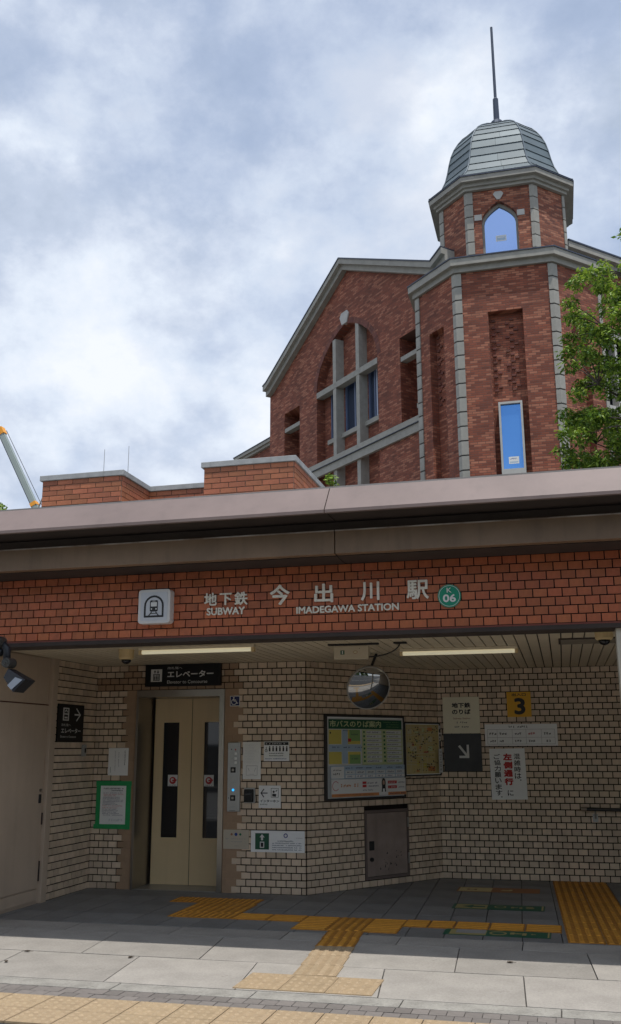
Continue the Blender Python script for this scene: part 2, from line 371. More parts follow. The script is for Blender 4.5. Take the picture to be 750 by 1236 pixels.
def board(parent, x0, x1, z0, z1, d, m, name='panel', bevel=.002, y=0.):
    return MB().box(x0, x1, y - d, y, z0, z1).build(name, m, parent, bevel=bevel)
def bordered(p, x0, z0, x1, z1, w_, c):
    p.rect(x0, z0, x1, z0 + w_, c); p.rect(x0, z1 - w_, x1, z1, c, True); p.rect(x0, z0 + w_, x0 + w_, z1 - w_, c, True); p.rect(x1 - w_, z0 + w_, x1, z1 - w_, c, True)

CAM = Vector((0, 0, 1.55))
_tm = {}
def tile_mesh(wd, ht, dp, m, nm):
    k = (round(wd, 3), ht, dp, m.name)
    if k not in _tm:
        b = MB().box(0, wd, -dp, 0, 0, ht); me = bpy.data.meshes.new(nm); me.from_pydata(b.v, [], b.f); me.materials.append(m); _tm[k] = me
    return _tm[k]
def tile_rows(parent, x0, x1, z0, z1, holes, m, pw, ph, joint, dp, name='tile', cap=300, phase=0., altm=None, alt=None):
    """running-bond tiles over a wall face in local x,z; the nearest `cap` are objects, the rest one joined part"""
    W = parent.matrix_basis.copy(); L = []
    nrow = int((z1 - z0) / ph + .3)
    ph = (z1 - z0) / nrow
    for r in range(nrow):
        a = z0 + r * ph + joint / 2; b = a + ph - joint
        xs = x0 - pw * ((r % 2) * .5 + phase)
        while xs < x1:
            s, e = max(xs + joint / 2, x0 + joint / 2), min(xs + pw - joint / 2, x1 - joint / 2)
            xs += pw
            segs = [(s, e)]
            for hx0, hx1, hz0, hz1 in holes:
                if b > hz0 + .01 and a < hz1 - .01:
                    ns = []
                    for p, q in segs:
                        if q <= hx0 or p >= hx1: ns.append((p, q)); continue
                        if p < hx0 - .02: ns.append((p, hx0 - joint / 2))
                        if q > hx1 + .02: ns.append((hx1 + joint / 2, q))
                    segs = ns
            for p, q in segs:
                if q - p > .018: L.append((p, q, a, b))
    L.sort(key=lambda t: ((W @ Vector(((t[0] + t[1]) / 2, 0, (t[2] + t[3]) / 2))) - CAM).length - (t[1] - t[0]) * 3)
    rest = MB(); resta = MB()
    for i, (p, q, a, b) in enumerate(L):
        mm = altm if (alt and alt((p + q) / 2, (a + b) / 2)) else m
        d = dp + rnd.uniform(-.0008, .0012)
        if i < cap:
            wd = round((q - p) * 500) / 500
            inst(tile_mesh(wd, round(b - a, 4), dp, mm, name), name, parent, (p, -(d - dp), a))
        else: (resta if mm is altm and altm else rest).box(p, q, -d, 0, a, b)
    if rest.f: kind(rest.build(name, m, parent), 'stuff')
    if resta.f: kind(resta.build(name, altm, parent), 'stuff')

# ------------------------------------------------------------------ ground, road, pavement
g = MB(); g.add([(-600, -600, -.22), (600, -600, -.22), (600, 600, -.22), (-600, 600, -.22)], [(0, 1, 2, 3)]); kind(g.build('ground', m_gnd), 'structure')
rd = MB().box(-60, 60, -16, 1.2, -.4, -.13); rdo = kind(rd.build('road', m_asph), 'structure')
for k in range(14): MB().box(-15, -6, -14.2 + k * 1.05, -13.7 + k * 1.05, -.13, -.126).build('crossing_stripe', m_rpaint, rdo)
bed = MB().box(-9, 9, 1.4, 14, -.4, -.012); pav = kind(bed.build('pavement', mat('joint_sand', (.10, .095, .088), .95, var=.3, nscale=20)), 'structure')
MB().box(-60, 60, 1.2, 1.4, -.4, .0).build('kerb_stone', m_kerb, pav, bevel=.01)
MB().box(-9, 9, 1.41, 5.50, -.011, -.001).build('footway', m_asph, pav)
def slab(P, m, nm='paving_slab', z=0., j=.0045, th=.03):
    cx = sum(p[0] for p in P) / 4; cy = sum(p[1] for p in P) / 4
    Q = []
    for p in P: Q.append((p[0] + (j if p[0] < cx else -j) - cx, p[1] + (j if p[1] < cy else -j) - cy))
    zt = z + rnd.uniform(-.001, .0015)
    return MB().prism(Q, -th, 0).build(nm, m, pav, loc=(cx, cy, zt))
def skew(x):      # joints drift slightly to the left with depth
    return .06 if x < 1 else .03
def row(xs, y0, y1, m, ym, nm='paving_slab', k=.12, **kw):
    for a, b in zip(xs, xs[1:]):
        f = lambda x, y: x - (y - ym) * (k if x < -1.2 else k * .5)
        slab([(f(a, y0), y0), (f(b, y0), y0), (f(b, y1), y1), (f(a, y1), y1)], m, nm, **kw)
row([-5.38, -4.38, -3.40, -2.40, -1.42, -.415, .58, 1.57, 2.56, 3.5, 4.5], 8.29, 8.645, m_concl, 8.45, k=.03)
row([-6.7, -5.75, -4.79, -3.81, -2.83, -1.86, -.875, .103, 1.08, 2.06, 3.04, 4.02, 5.0], 7.405, 8.285, m_concl, 7.85)
row([-7.1, -6.12, -5.16, -4.20, -3.21, -2.26, -1.30, -.345, .62, 1.58, 2.54, 3.5, 4.5], 6.575, 7.40, m_concl, 7.0)
row([-6.9 + .97 * k for k in range(13)], 6.375, 6.57, m_kerb, 6.5, nm='kerb_stone', k=.0)
for r_ in range(2):
    row([-5.6 + .106 * k + r_ * .053 for k in range(85)], 6.13 + r_ * .121, 6.248 + r_ * .121, m_paver, 6.2, nm='paver', k=.0, j=.0025)
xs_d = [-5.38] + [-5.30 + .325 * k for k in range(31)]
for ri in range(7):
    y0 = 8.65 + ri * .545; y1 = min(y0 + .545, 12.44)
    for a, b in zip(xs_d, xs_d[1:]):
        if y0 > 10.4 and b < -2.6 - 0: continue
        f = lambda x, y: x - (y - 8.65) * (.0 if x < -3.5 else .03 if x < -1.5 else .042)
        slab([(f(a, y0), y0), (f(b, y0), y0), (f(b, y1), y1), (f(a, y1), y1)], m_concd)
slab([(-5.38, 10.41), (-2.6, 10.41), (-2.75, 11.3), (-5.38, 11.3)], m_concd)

def tact_mesh(kind_, n_, m):
    b = MB(); b.box(-.5, .5, -.5, .5, -.012, 0, 1)
    if kind_ == 'bar':
        for k in range(4):
            x = -.375 + .25 * k
            b.add([(x - .07, -.47, 0), (x + .07, -.47, 0), (x + .07, .47, 0), (x - .07, .47, 0), (x - .04, -.45, .006), (x + .04, -.45, .006), (x + .04, .45, .006), (x - .04, .45, .006)],
                  [(4, 5, 6, 7), (0, 1, 5, 4), (1, 2, 6, 5), (2, 3, 7, 6), (3, 0, 4, 7)])
    else:
        for i in range(n_):
            for j in range(n_):
                x = -.5 + (i + .5) / n_; y = -.5 + (j + .5) / n_; r0, r1 = .30 / n_, .17 / n_
                ring = lambda r, z: [(x + r * math.cos(R(60 * q)), y + r * math.sin(R(60 * q)), z) for q in range(6)]
                b.add(ring(r0, 0) + ring(r1, .005), [tuple(range(6, 12))] + [(q, (q + 1) % 6, 6 + (q + 1) % 6, 6 + q) for q in range(6)])
    me = bpy.data.meshes.new('tactile_tile'); me.from_pydata(b.v, [], b.f); me.materials.append(m); me.materials.append(m_tactg if m is m_tact else m_tactlg); me.polygons.foreach_set('material_index', b.m); return me
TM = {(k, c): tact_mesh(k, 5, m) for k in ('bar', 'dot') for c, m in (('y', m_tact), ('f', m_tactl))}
def tactile(x0, x1, y0, y1, k='bar', c='y', turn=False, sk=0.):
    o = inst(TM[(k, c)], 'tactile_tile', pav, ((x0 + x1) / 2, (y0 + y1) / 2, .007))
    sx, sy = (x1 - x0) - .004, (y1 - y0) - .004
    if turn: o.rotation_euler.z = R(90); o.scale = (sy, sx, 1)
    else: o.scale = (sx, sy, 1); o.rotation_euler.z = sk
    return o
for k in range(3): tactile(-4.08 + .313 * k, -3.767 + .313 * k, 9.97, 10.29, 'dot')
for k in range(2): tactile(-3.75 + .318 * k, -3.432 + .318 * k, 9.69, 9.965, 'bar')
for k in range(2): tactile(-3.75 + .318 * k, -3.432 + .318 * k, 9.41, 9.685, 'bar')
for k in range(2): tactile(-3.75 + .318 * k, -3.432 + .318 * k, 9.12, 9.405, 'dot')
for k in range(2): tactile(-3.11 + .34 * k, -2.77 + .34 * k, 9.11, 9.43, 'bar', turn=True)
for k in range(3):
    for q in range(2): tactile(-2.43 + .315 * k, -2.115 + .315 * k, 8.75 + .33 * q, 9.08 + .33 * q, 'bar' if k != 1 else 'bar', turn=(k != 1))
for k in range(5): tactile(-1.955 - .03 * k - .0, -1.64 - .03 * k, 7.06 + .338 * k, 7.398 + .338 * k, 'bar', 'y' if k > 2 else 'f', sk=R(3.4))  # split at the canopy's shadow edge: sunlit tone outside, deeper yellow inside
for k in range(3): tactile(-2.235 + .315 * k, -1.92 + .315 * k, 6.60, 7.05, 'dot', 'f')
for k, (a, b) in enumerate([(-1.49, -1.27), (-1.265, -1.04), (-1.035, -.735), (-.73, -.427), (-.422, -.11)]): tactile(a, b, 9.09, 9.43, 'bar', turn=True)
for i in range(12):
    for c_ in range(2):
        y0 = 8.67 + i * .312; xl = -.213 + (12.143 - (y0 + .15)) * .0436 + c_ * .305
        tactile(xl, xl + .302, y0, y0 + .31, 'bar', sk=R(2.5))
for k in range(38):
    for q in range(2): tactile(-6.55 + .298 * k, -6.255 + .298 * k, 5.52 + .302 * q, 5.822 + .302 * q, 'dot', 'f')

# floor markings: printed mats stuck on the dark slabs (local x to the right, laid flat)
def floor_mark(label, x0, x1, y0, y1, rz, draw, m=None):
    o = thing('floor_marking', label, 'floor sticker', (x0, y0, .004), rz)
    W, H = x1 - x0, y1 - y0
    p = Print(0); draw(p, W, H)
    p.build(o, flat=True)
    MB().box(0, W, 0, H, -.002, 0).build('sheet', m or ink('floorgreen'), o)
def fm1(p, W, H):
    p.rect(.03, .03, W * .38, H - .03, 'floorcream'); p.poly([(.09, H * .5), (.2, H * .8), (.2, H * .62), (.32, H * .62), (.32, H * .38), (.2, H * .38), (.2, H * .2)], 'floorgreen')
    p.disc(W * .52, H * .55, .06, 'floorcream', .075); p.disc(W * .52, H * .55, .045, 'floorgreen', .055)
    p.fine(W * .62, W * .94, H * .3, H * .75, 'floorcream'); p.rect(W * .965, .02, W * .985, H - .02, 'floorcream')
def fm2(p, W, H):
    p.rect(.05, .02, W * .40, H - .02, 'floorcream'); p.rect(.1, H * .35, W * .39, H * .98, 'grey')
    p.disc(W * .51, H * .5, .075, 'floorcream', .085); p.disc(W * .51, H * .5, .055, 'floorgreen', .055)
    p.fine(W * .60, W * .79, H * .2, H * .85, 'floorcream'); p.fine(W * .81, W * .95, H * .35, H * .6, 'floorcream'); p.rect(W * .97, .01, W * .985, H - .01, 'floorcream')
def fm3(p, W, H):
    p.rect(.02, .02, W * .42, H - .02, 'tan'); p.fine(W * .1, W * .38, H * .3, H * .7, 'brown'); p.fine(W * .5, W * .93, H * .25, H * .75, 'tan')
floor_mark('worn green and cream floor sticker just in front of the thin tactile strip', -1.10, -.20, 8.82, 9.08, R(-.4), fm2)
floor_mark('green floor sticker with cream arrow behind the thin tactile strip', -1.175, -.275, 10.2, 10.5, 0, fm1)
floor_mark('worn orange floor sticker close to the rear tiled wall', -1.25, -.35, 11.38, 11.71, 0, fm3, ink('floororange'))

# fallen leaves
for i, (x, y, r_, lb) in enumerate([(-4.19, 7.35, .4, 'dry brown fallen leaf lying nearest the left edge of the pavement'),
                                 (-3.30, 7.33, 1.2, 'dark curled fallen leaf on pale slab left of the tactile path'),
                                 (-4.15, 6.98, 2., 'small fallen leaf on the pale slab nearest the left kerb'),
                                 (-.48, 7.8, .2, 'small dark fallen leaf on pale slab right of the tactile path')]):
    b = MB(); n = 8
    P = [(.028 * math.cos(2 * math.pi * k / n), .013 * math.sin(2 * math.pi * k / n) * (1 if k % 2 else 1.2), .004 + .006 * abs(math.sin(2 * math.pi * k / n))) for k in range(n)]
    b.add(P + [(0, 0, .001)], [(k, (k + 1) % n, n) for k in range(n)]); b.tube([(.026, 0, .004), (.045, .004, .003)], .0015, 5)
    tag(b.build('fallen_leaf', plain('dry_leaf', (.05, .035, .02), .8), loc=(x, y, .002), rz=r_), lb, 'leaf', 'fallen leaves on the pavement')

# ------------------------------------------------------------------ tiled walls under the canopy
CEIL = 2.52; PW, PH, JT, DP = .1155, .0735, .0115, .014
XL = -5.39; YE = 10.72; YR = 12.455; EX0, EX1 = -4.862, -3.762; EZ = 2.222
A0 = Vector((-2.80, YE)); A1 = Vector((-1.523, YR)); AL = (A1 - A0).length; AR = math.atan2(A1.y - A0.y, A1.x - A0.x)
def filled(x, z):      # band beside the elevator frame where the joints are filled flush in brown
    k = int(z / PH) % 4; st = (0, .058, .115, .058)[k]
    return (EX1 + 5.39 - .02 < x < EX1 + 5.39 + .14 + st) or (EX0 + 5.39 - .19 + st * .5 < x < EX0 + 5.39) or (z > EZ and x < EX1 + 5.45 and z < EZ + .12)
t = thing('tiled_wall', 'tan tiled wall holding the elevator door, between side wall and angled wall', 'wall', (XL, YE, 0))
LW = -2.80 - XL
MB().box(-.0, EX0 - XL, 0, .3, -.02, CEIL + .06).box(EX1 - XL, LW, 0, .3, -.02, CEIL + .06).box(EX0 - XL, EX1 - XL, 0, .3, EZ, CEIL + .06).build('mortar_bed', m_grout, t)
tile_rows(t, .0, LW + .004, 0, CEIL, [(EX0 - XL, EX1 - XL, -1, EZ)], m_tan, PW, PH, JT, DP, altm=m_brown, alt=filled)
fl = MB()
nr = int(CEIL / PH + .3); ph = CEIL / nr
for r_ in range(nr):
    z_ = (r_ + .5) * ph; st = (0, .058, .115, .058)[int(z_ / PH) % 4]
    a, b = r_ * ph, (r_ + 1) * ph
    if z_ < EZ:
        fl.box(EX1 - XL, EX1 - XL + .16 + st, -DP * .93, 0, a, b); fl.box(EX0 - XL - .16 + st * .5, EX0 - XL, -DP * .93, 0, a, b)
fl.build('filled_joint', m_brown, t)
t = thing('tiled_wall', 'tan tiled angled wall behind the bus map and round mirror', 'wall', (A0.x, A0.y, 0), AR)
MB().box(0, AL, 0, .3, -.02, CEIL + .06).build('mortar_bed', m_grout, t)
tile_rows(t, .004, AL, 0, CEIL, [(.86, 1.575, .08, .845)], m_tan, PW, PH, JT, DP)
t = thing('tiled_wall', 'tan tiled rear wall on the right with handrail and yellow exit sign', 'wall', (A1.x, A1.y, 0))
MB().box(0, 6.2, 0, .3, -.02, CEIL + .06).build('mortar_bed', m_grout, t)
tile_rows(t, 0, 6.2, 0, CEIL, [], m_tan, PW, PH, JT, DP)
t = thing('tiled_wall', 'narrow tan tiled side wall between steel door and elevator wall', 'wall', (XL, 9.70, 0), R(90))
MB().box(0, 1.06, 0, .3, -.02, CEIL + .06).build('mortar_bed', m_grout, t)
tile_rows(t, 0, 1.01, 0, CEIL, [], m_tan, PW, PH, JT, DP)

# steel door in the left wall (local x runs away from the camera along the wall)
t = thing('steel_door', 'big beige steel service door at the left edge with small black lock', 'door', (XL, 0, 0), R(90))
MB().box(7.72, 9.575, 0, .25, -.02, CEIL + .06).build('wall_panel', m_pdoor, t)
MB().box(9.575, 9.685, -.045, .25, -.0, CEIL).build('door_frame', m_pdoor, t, bevel=.004)
MB().box(9.688, 9.70, -.01, .2, 0, CEIL).build('edge_gap', m_dark, t)
MB().box(7.78, 9.53, -.018, -.002, .155, 2.008).build('door_leaf', m_pdoor, t, bevel=.003)
MB().box(7.78, 9.53, -.016, -.002, 0.03, .142).build('kick_plate', m_pdoor, t, bevel=.003)
MB().box(7.78, 9.53, -.014, -.002, 2.022, CEIL - .012).build('top_panel', m_pdoor, t, bevel=.003)
MB().box(7.72, 9.575, -.006, -.001, 2.009, 2.021).build('panel_joint', plain('reddish_joint', (.12, .05, .035), .8), t)
hd = MB().tube([(9.478, -.018, 1.13), (9.478, -.035, 1.13)], .016, 12).build('lock_cylinder', m_steel, t)
MB().box(9.455, 9.49, -.034, -.018, 1.0, 1.09).build('handle', m_rubber, t, bevel=.004)
MB().box(9.535, 9.545, -.03, -.018, .78, .9).box(9.535, 9.545, -.03, -.018, .22, .42).build('hinge', m_soffit, t)

# ------------------------------------------------------------------ elevator
t = thing('elevator', 'cream double elevator door in a steel frame with two dark glass strips', 'elevator', (0, YE, 0))
fr = MB()
fr.box(EX0, EX1, -.03, .05, 2.14, EZ).box(EX0, EX0 + .03, -.03, .05, 0, 2.14).box(EX1 - .062, EX1, -.03, .05, 0, 2.14)
fr.box(EX0 + .0, EX0 + .03, .05, .45, 0, 2.14).box(EX1 - .062, EX1 - .02, .05, .45, 0, 2.14).box(EX0, EX1, .05, .45, 2.14, 2.2)
fr.build('door_frame', m_steel, t, bevel=.002)
MB().box(EX0 + .03, EX1 - .06, -.005, .6, -.02, .006).build('threshold', m_steeld, t)
DY = .415
for a, b, w0, w1 in ((-4.806, -4.329, -4.692, -4.490), (-4.321, -3.85, -4.166, -3.957)):
    d = MB(); d.tess([(a, .008), (b, .008), (b, 2.15), (a, 2.15)], [[(w0, .53), (w1, .53), (w1, 1.858), (w0, 1.858)]], DY)
    d.reveal([(w0, .53), (w1, .53), (w1, 1.858), (w0, 1.858)], DY, DY + .02); d.reveal([(a, .008), (a, 2.15), (b, 2.15), (b, .008)], DY, DY + .04)
    dl = d.build('door_leaf', m_edoor, t)
    MB().box(w0, w1, DY + .012, DY + .02, .53, 1.858).build('glass_strip', m_glassd, dl)
    p = Print(DY - .001); cx = (w0 + w1) / 2 + (.035 if a < -4.5 else -.035); p.rect(cx - .062, 1.115, cx + .062, 1.245, 'white'); p.disc(cx, 1.18, .042, 'red'); p.disc(cx - .004, 1.185, .022, 'white'); p.line([(cx, 1.18), (cx + .045, 1.185)], .018, 'red')
    p.fine(cx - .05, cx + .05, 1.12, 1.133, 'black'); p.build(dl, 'hand_warning_sticker')
MB().box(-4.328, -4.322, DY + .004, DY + .05, .0, 2.15).build('door_gap', m_rubber, t)
MB().box(-4.95, -3.7, DY + .06, DY + .5, -.02, 2.3).build('shaft_back', m_dark, t)

def pict_lift(p, x0, z0, x1, z1, fg, bg):
    """lift pictogram: box with people and up / down arrows"""
    W, H = x1 - x0, z1 - z0
    p.rect(x0, z0, x1, z1, bg); p.rect(x0 + W * .2, z0 + H * .08, x0 + W * .8, z0 + H * .62, fg)
    p.rect(x0 + W * .27, z0 + H * .14, x0 + W * .73, z0 + H * .56, bg)
    for k in range(3):
        cx = x0 + W * (.35 + .15 * k); p.disc(cx, z0 + H * .49, W * .045, fg, n=10); p.rect(cx - W * .05, z0 + H * .16, cx + W * .05, z0 + H * .43, fg)
    for k, sg in ((.36, 1), (.64, -1)):
        cx = x0 + W * k; cz = z0 + H * .79; p.poly([(cx - W * .11, cz - .02 * H * sg), (cx + W * .11, cz - .02 * H * sg), (cx, cz + H * .15 * sg)] if sg > 0 else [(cx - W * .11, cz + .02 * H), (cx, cz - H * .15), (cx + W * .11, cz + .02 * H)], fg)
        p.rect(cx - W * .035, cz - H * .12 if sg > 0 else cz, cx + W * .035, cz if sg > 0 else cz + H * .12, fg)

# black sign over the elevator
t = thing('elevator_sign', 'black sign with white lettering over the elevator door', 'sign', (-4.75, YE - .0, 2.262))
W_, H_ = .945, .256
MB().box(0, W_, -.06, -.012, 0, H_).build('panel', m_black, t, bevel=.003)
p = Print(-.061); pict_lift(p, .075, .055, .215, .2, 'black', 'silver')
p.text('改札階へ', .285, .47, .196, .225, 'silver', .0); p.text('エレベーター', .285, .86, .1, .178, 'silver', .02); p.text('Elevator to Concourse', .285, .785, .03, .068, 'silver', .0); p.build(t)

def wsign(name, label, cat, x0, x1, z0, z1, d=.006, m=m_white, y=YE, draw=None, rz=0., base=DP, X0=0., rot=0.):
    """flat sign on the wall plane whose local frame is (x0, y) / rz; draw works in sign coordinates 0..W, 0..H"""
    if rz: loc = (X0[0] + math.cos(rz) * x0 + math.sin(rz) * base, X0[1] + math.sin(rz) * x0 - math.cos(rz) * base, z0)
    else: loc = (x0, y - base, z0)
    o = thing(name, label, cat, loc, rz); o.rotation_euler.y = rot
    W, H = x1 - x0, z1 - z0
    MB().box(0, W, -d - .002, -.002, 0, H).build('panel', m, o, bevel=.0015)
    if draw:
        p = Print(-d - .0025); draw(p, W, H); p.build(o)
    return o
def d_wheel(p, W, H):
    p.rect(.006, .006, W - .006, H - .006, 'navy'); c = W * .5
    p.line([(c - .012 + .03 * math.cos(a), H * .4 + .03 * math.sin(a)) for a in [R(100 + 20 * k) for k in range(13)]], .007, 'white')
    p.disc(c - .014, H * .82, .009, 'white', n=10); p.line([(c - .014, H * .74), (c - .012, H * .5), (c + .014, H * .5), (c + .024, H * .27), (c + .036, H * .3)], .008, 'white'); p.line([(c - .013, H * .62), (c + .01, H * .62)], .006, 'white')
wsign('wheelchair_sign', 'small navy wheelchair symbol sign beside the top of the elevator frame', 'sign', -3.697, -3.577, 2.023, 2.139, draw=d_wheel)
# call panel
t = thing('call_panel', 'tall steel elevator call panel with two buttons and blue light', 'control panel', (-3.707, YE - DP, .86))
MB().box(0, .15, -.03, -.001, 0, .756).build('plate', m_steeld, t, bevel=.004)
for z_ in (.453, .148):
    MB().box(.038, .098, -.037, -.03, z_ - .03, z_ + .03).build('button_bezel', m_rubber, t, bevel=.004)
    MB().box(.054, .082, -.043, -.037, z_ - .014, z_ + .014).build('button', m_steel, t, bevel=.003)
p = Print(-.031); p.disc(.094, .675, .009, 'red'); p.disc(.045, .68, .007, 'black')
for z_ in (.632, .578, .533): p.rect(.082, z_ - .014, .112, z_ + .014, 'white'); p.fine(.045, .075, z_ - .006, z_ + .006, 'grey')
p.disc(.071, .235, .013, 'led'); p.disc(.02, .148, .006, 'black'); p.fine(.045, .11, .31, .32, 'grey'); p.fine(.045, .11, .045, .058, 'grey'); p.rect(.03, .01, .1, .014, 'black'); p.build(t)
def d_paperA(p, W, H):
    for k in range(13): p.fine(.02, W * rnd.uniform(.6, .92), H * (.93 - .042 * k), H * (.93 - .042 * k) + .007, 'lgrey')
    bordered(p, W * .2, H * .1, W * .82, H * .36, .003, 'grey'); p.rect(W * .38, H * .09, W * .64, H * .14, 'white'); p.line([(W * .3, H * .3), (W * .38, H * .22)], .003, 'grey'); p.line([(W * .72, H * .3), (W * .66, H * .2)], .003, 'grey')
wsign('paper_notice', 'tall white paper notice with a small floor plan, right of call panel', 'notice', -3.534, -3.32, 1.213, 1.621, .003, m_paper, draw=d_paperA)
def d_B(p, W, H):
    p.rect(.008, H * .82, W - .008, H * .97, 'black'); p.fine(.02, W - .03, H * .85, H * .94, 'silver')
    for k in range(7):
        cx = W * (.1 + .135 * k)
        if k == 0: p.line([(cx + .014 * math.cos(R(100 + 30 * q)), H * .54 + .014 * math.sin(R(100 + 30 * q))) for q in range(9)], .005, 'black'); p.line([(cx, H * .72), (cx, H * .56), (cx + .014, H * .56)], .006, 'black')
        else: p.disc(cx, H * .73, .008, 'black', n=8); p.rect(cx - .009, H * .5, cx + .009, H * .69, 'black')
    p.poly([(W * .87, H * .5), (W * .93, H * .5), (W * .9, H * .68)], 'black')
    for z_ in (.36, .24): p.fine(W * .22, W * .8, H * z_, H * z_ + .014, 'black')
    p.fine(.02, W - .03, H * .09, H * .09 + .013, 'blue')
wsign('priority_notice', 'white notice with a row of black passenger figures above the intercom', 'notice', -3.285, -2.986, 1.41, 1.623, draw=d_B)
t = thing('intercom', 'small dark intercom box between call panel and arrow sign', 'intercom', (-3.509, YE - DP, .953))
MB().box(0, .128, -.02, -.001, 0, .166).build('back_plate', m_steeld, t, bevel=.004)
MB().box(.008, .112, -.06, -.02, .012, .15).build('cover', m_rubber, t, bevel=.008)
MB().box(.02, .1, -.064, -.06, .09, .13).build('speaker_slot', m_glassd, t)
def d_arrow(p, W, H):
    p.line([(.1, H * .66), (.03, H * .66)], .011, 'black'); p.line([(.06, H * .83), (.028, H * .66), (.06, H * .49)], .011, 'black')
    bordered(p, W * .56, H * .47, W * .9, H * .88, .004, 'black'); p.disc(W * .68, H * .72, .012, 'black'); p.poly([(W * .62, H * .52), (W * .78, H * .5), (W * .8, H * .62), (W * .62, H * .64)], 'black'); p.line([(W * .78, H * .74), (W * .84, H * .8)], .008, 'black')
    p.text('インターホン', W * .07, W * .93, H * .25, H * .37, 'black', .02); p.fine(W * .07, W * .46, H * .13, H * .19, 'black')
wsign('intercom_sign', 'white sign with left arrow and phone symbol right of the intercom', 'sign', -3.341, -3.083, .903, 1.145, draw=d_arrow)
def d_beige(p, W, H):
    for k, c in ((.33, 'brown'), (.5, 'blue'), (.67, 'green')): p.disc(W * k, H * .76, .013 if k != .5 else .018, c, n=12)
    p.fine(.03, W - .03, H * .5, H * .5 + .012, 'grey'); p.fine(.03, W * .8, H * .35, H * .35 + .012, 'grey'); p.fine(W * .38, W * .62, H * .14, H * .14 + .01, 'grey')
wsign('beige_notice', 'small beige notice low beside the elevator frame with three dots', 'notice', -3.752, -3.452, .462, .667, m=mat('beige_board', (.52, .46, .36), .5, var=.05, nscale=4), draw=d_beige)
def d_wb(p, W, H):
    p.rect(.05, .028, .21, H - .028, 'dgreen'); p.rect(.105, .045, .155, .11, 'silver'); p.rect(.115, .055, .145, .1, 'black'); p.poly([(.1, .155), (.16, .155), (.13, .19)], 'silver'); p.rect(.118, .125, .142, .155, 'silver')
    p.disc(W * .65, H * .78, .024, 'blue', n=16); p.disc(W * .65, H * .78, .015, 'white', n=12)
    for k in range(5): p.fine(W * (.5 if k == 0 else .40), W * (.8 if k == 0 else .96), H * (.5 - .1 * k), H * (.5 - .1 * k) + .012, 'navy')
    p.fine(W * .84, W * .97, H * .66, H * .66 + .008, 'grey')
wsign('elevator_notice', 'wide white notice with a dark lift picture low on the elevator wall', 'notice', -3.427, -2.809, .436, .663, draw=d_wb)
def d_lp(p, W, H):
    p.fine(W * .8, W * .86, H * .35, H * .9, 'black', True); p.fine(W * .5, W * .55, H * .3, H * .85, 'grey', True); p.fine(W * .33, W * .37, H * .12, H * .9, 'grey', True); p.fine(W * .1, W * .15, H * .1, H * .35, 'black', True)
wsign('paper_notice', 'plain white paper with vertical writing above the green taped notice', 'notice', -5.197, -4.943, 1.248, 1.56, .003, m_paper, draw=d_lp)
t = thing('taped_notice', 'white printed notice framed with green tape left of the elevator', 'notice', (-5.337, YE - DP, .652))
MB().box(.06, .40, -.004, -.001, .045, .495).build('sheet', m_paper, t)
MB().box(.0, .45, -.0065, -.0045, .48, .533).box(.008, .062, -.0085, -.007, .02, .51).box(.385, .445, -.009, -.0075, -.004, .52).box(-.01, .44, -.011, -.0095, .0, .052).build('tape', m_gtape, t)
p = Print(-.0115); p.fine(.1, .37, .44, .458, 'black'); p.fine(.2, .36, .418, .434, 'black')
for k in range(16): p.fine(.095, rnd.uniform(.25, .37), .395 - .016 * k - (.006 if k > 9 else 0), .404 - .016 * k - (.006 if k > 9 else 0), 'red' if k in (1, 2, 9, 10) else 'navy')
p.fine(.15, .37, .085, .115, 'lgrey'); p.build(t)
# sign on the side wall
def d_side(p, W, H):
    p.rect(W * .17, H * .56, W * .40, H * .9, 'silver'); p.rect(W * .21, H * .59, W * .36, H * .72, 'black'); p.rect(W * .23, H * .62, W * .34, H * .66, 'silver'); p.rect(W * .21, H * .75, W * .36, H * .87, 'black'); p.line([(W * .24, H * .8), (W * .28, H * .84), (W * .33, H * .79)], .012, 'silver')
    p.line([(W * .62, H * .73), (W * .84, H * .73)], .017, 'silver'); p.line([(W * .68, H * .89), (W * .84, H * .73), (W * .7, H * .57)], .017, 'silver')
    p.text('改札階へ', W * .12, W * .48, H * .41, H * .48, 'silver', .0); p.text('エレベーター', W * .12, W * .88, H * .23, H * .36, 'silver', .02); p.text('Elevator to Concourse', W * .1, W * .7, H * .11, H * .17, 'silver', .0)
wsign('elevator_sign', 'black sign with right arrow on the side wall next to the steel door', 'sign', 9.745, 10.34, 1.628, 2.04, .02, m_black, rz=R(90), X0=(XL, 0), draw=d_side)
t = thing('switch_box', 'small grey box below the black arrow sign on side wall', 'switch box', (XL + DP, 10.36, 1.469), R(90)); MB().box(0, .07, -.03, 0, 0, .13).build('cover', m_steeld, t, bevel=.004); MB().box(.025, .045, -.038, -.03, .04, .09).build('lid', m_rubber, t)

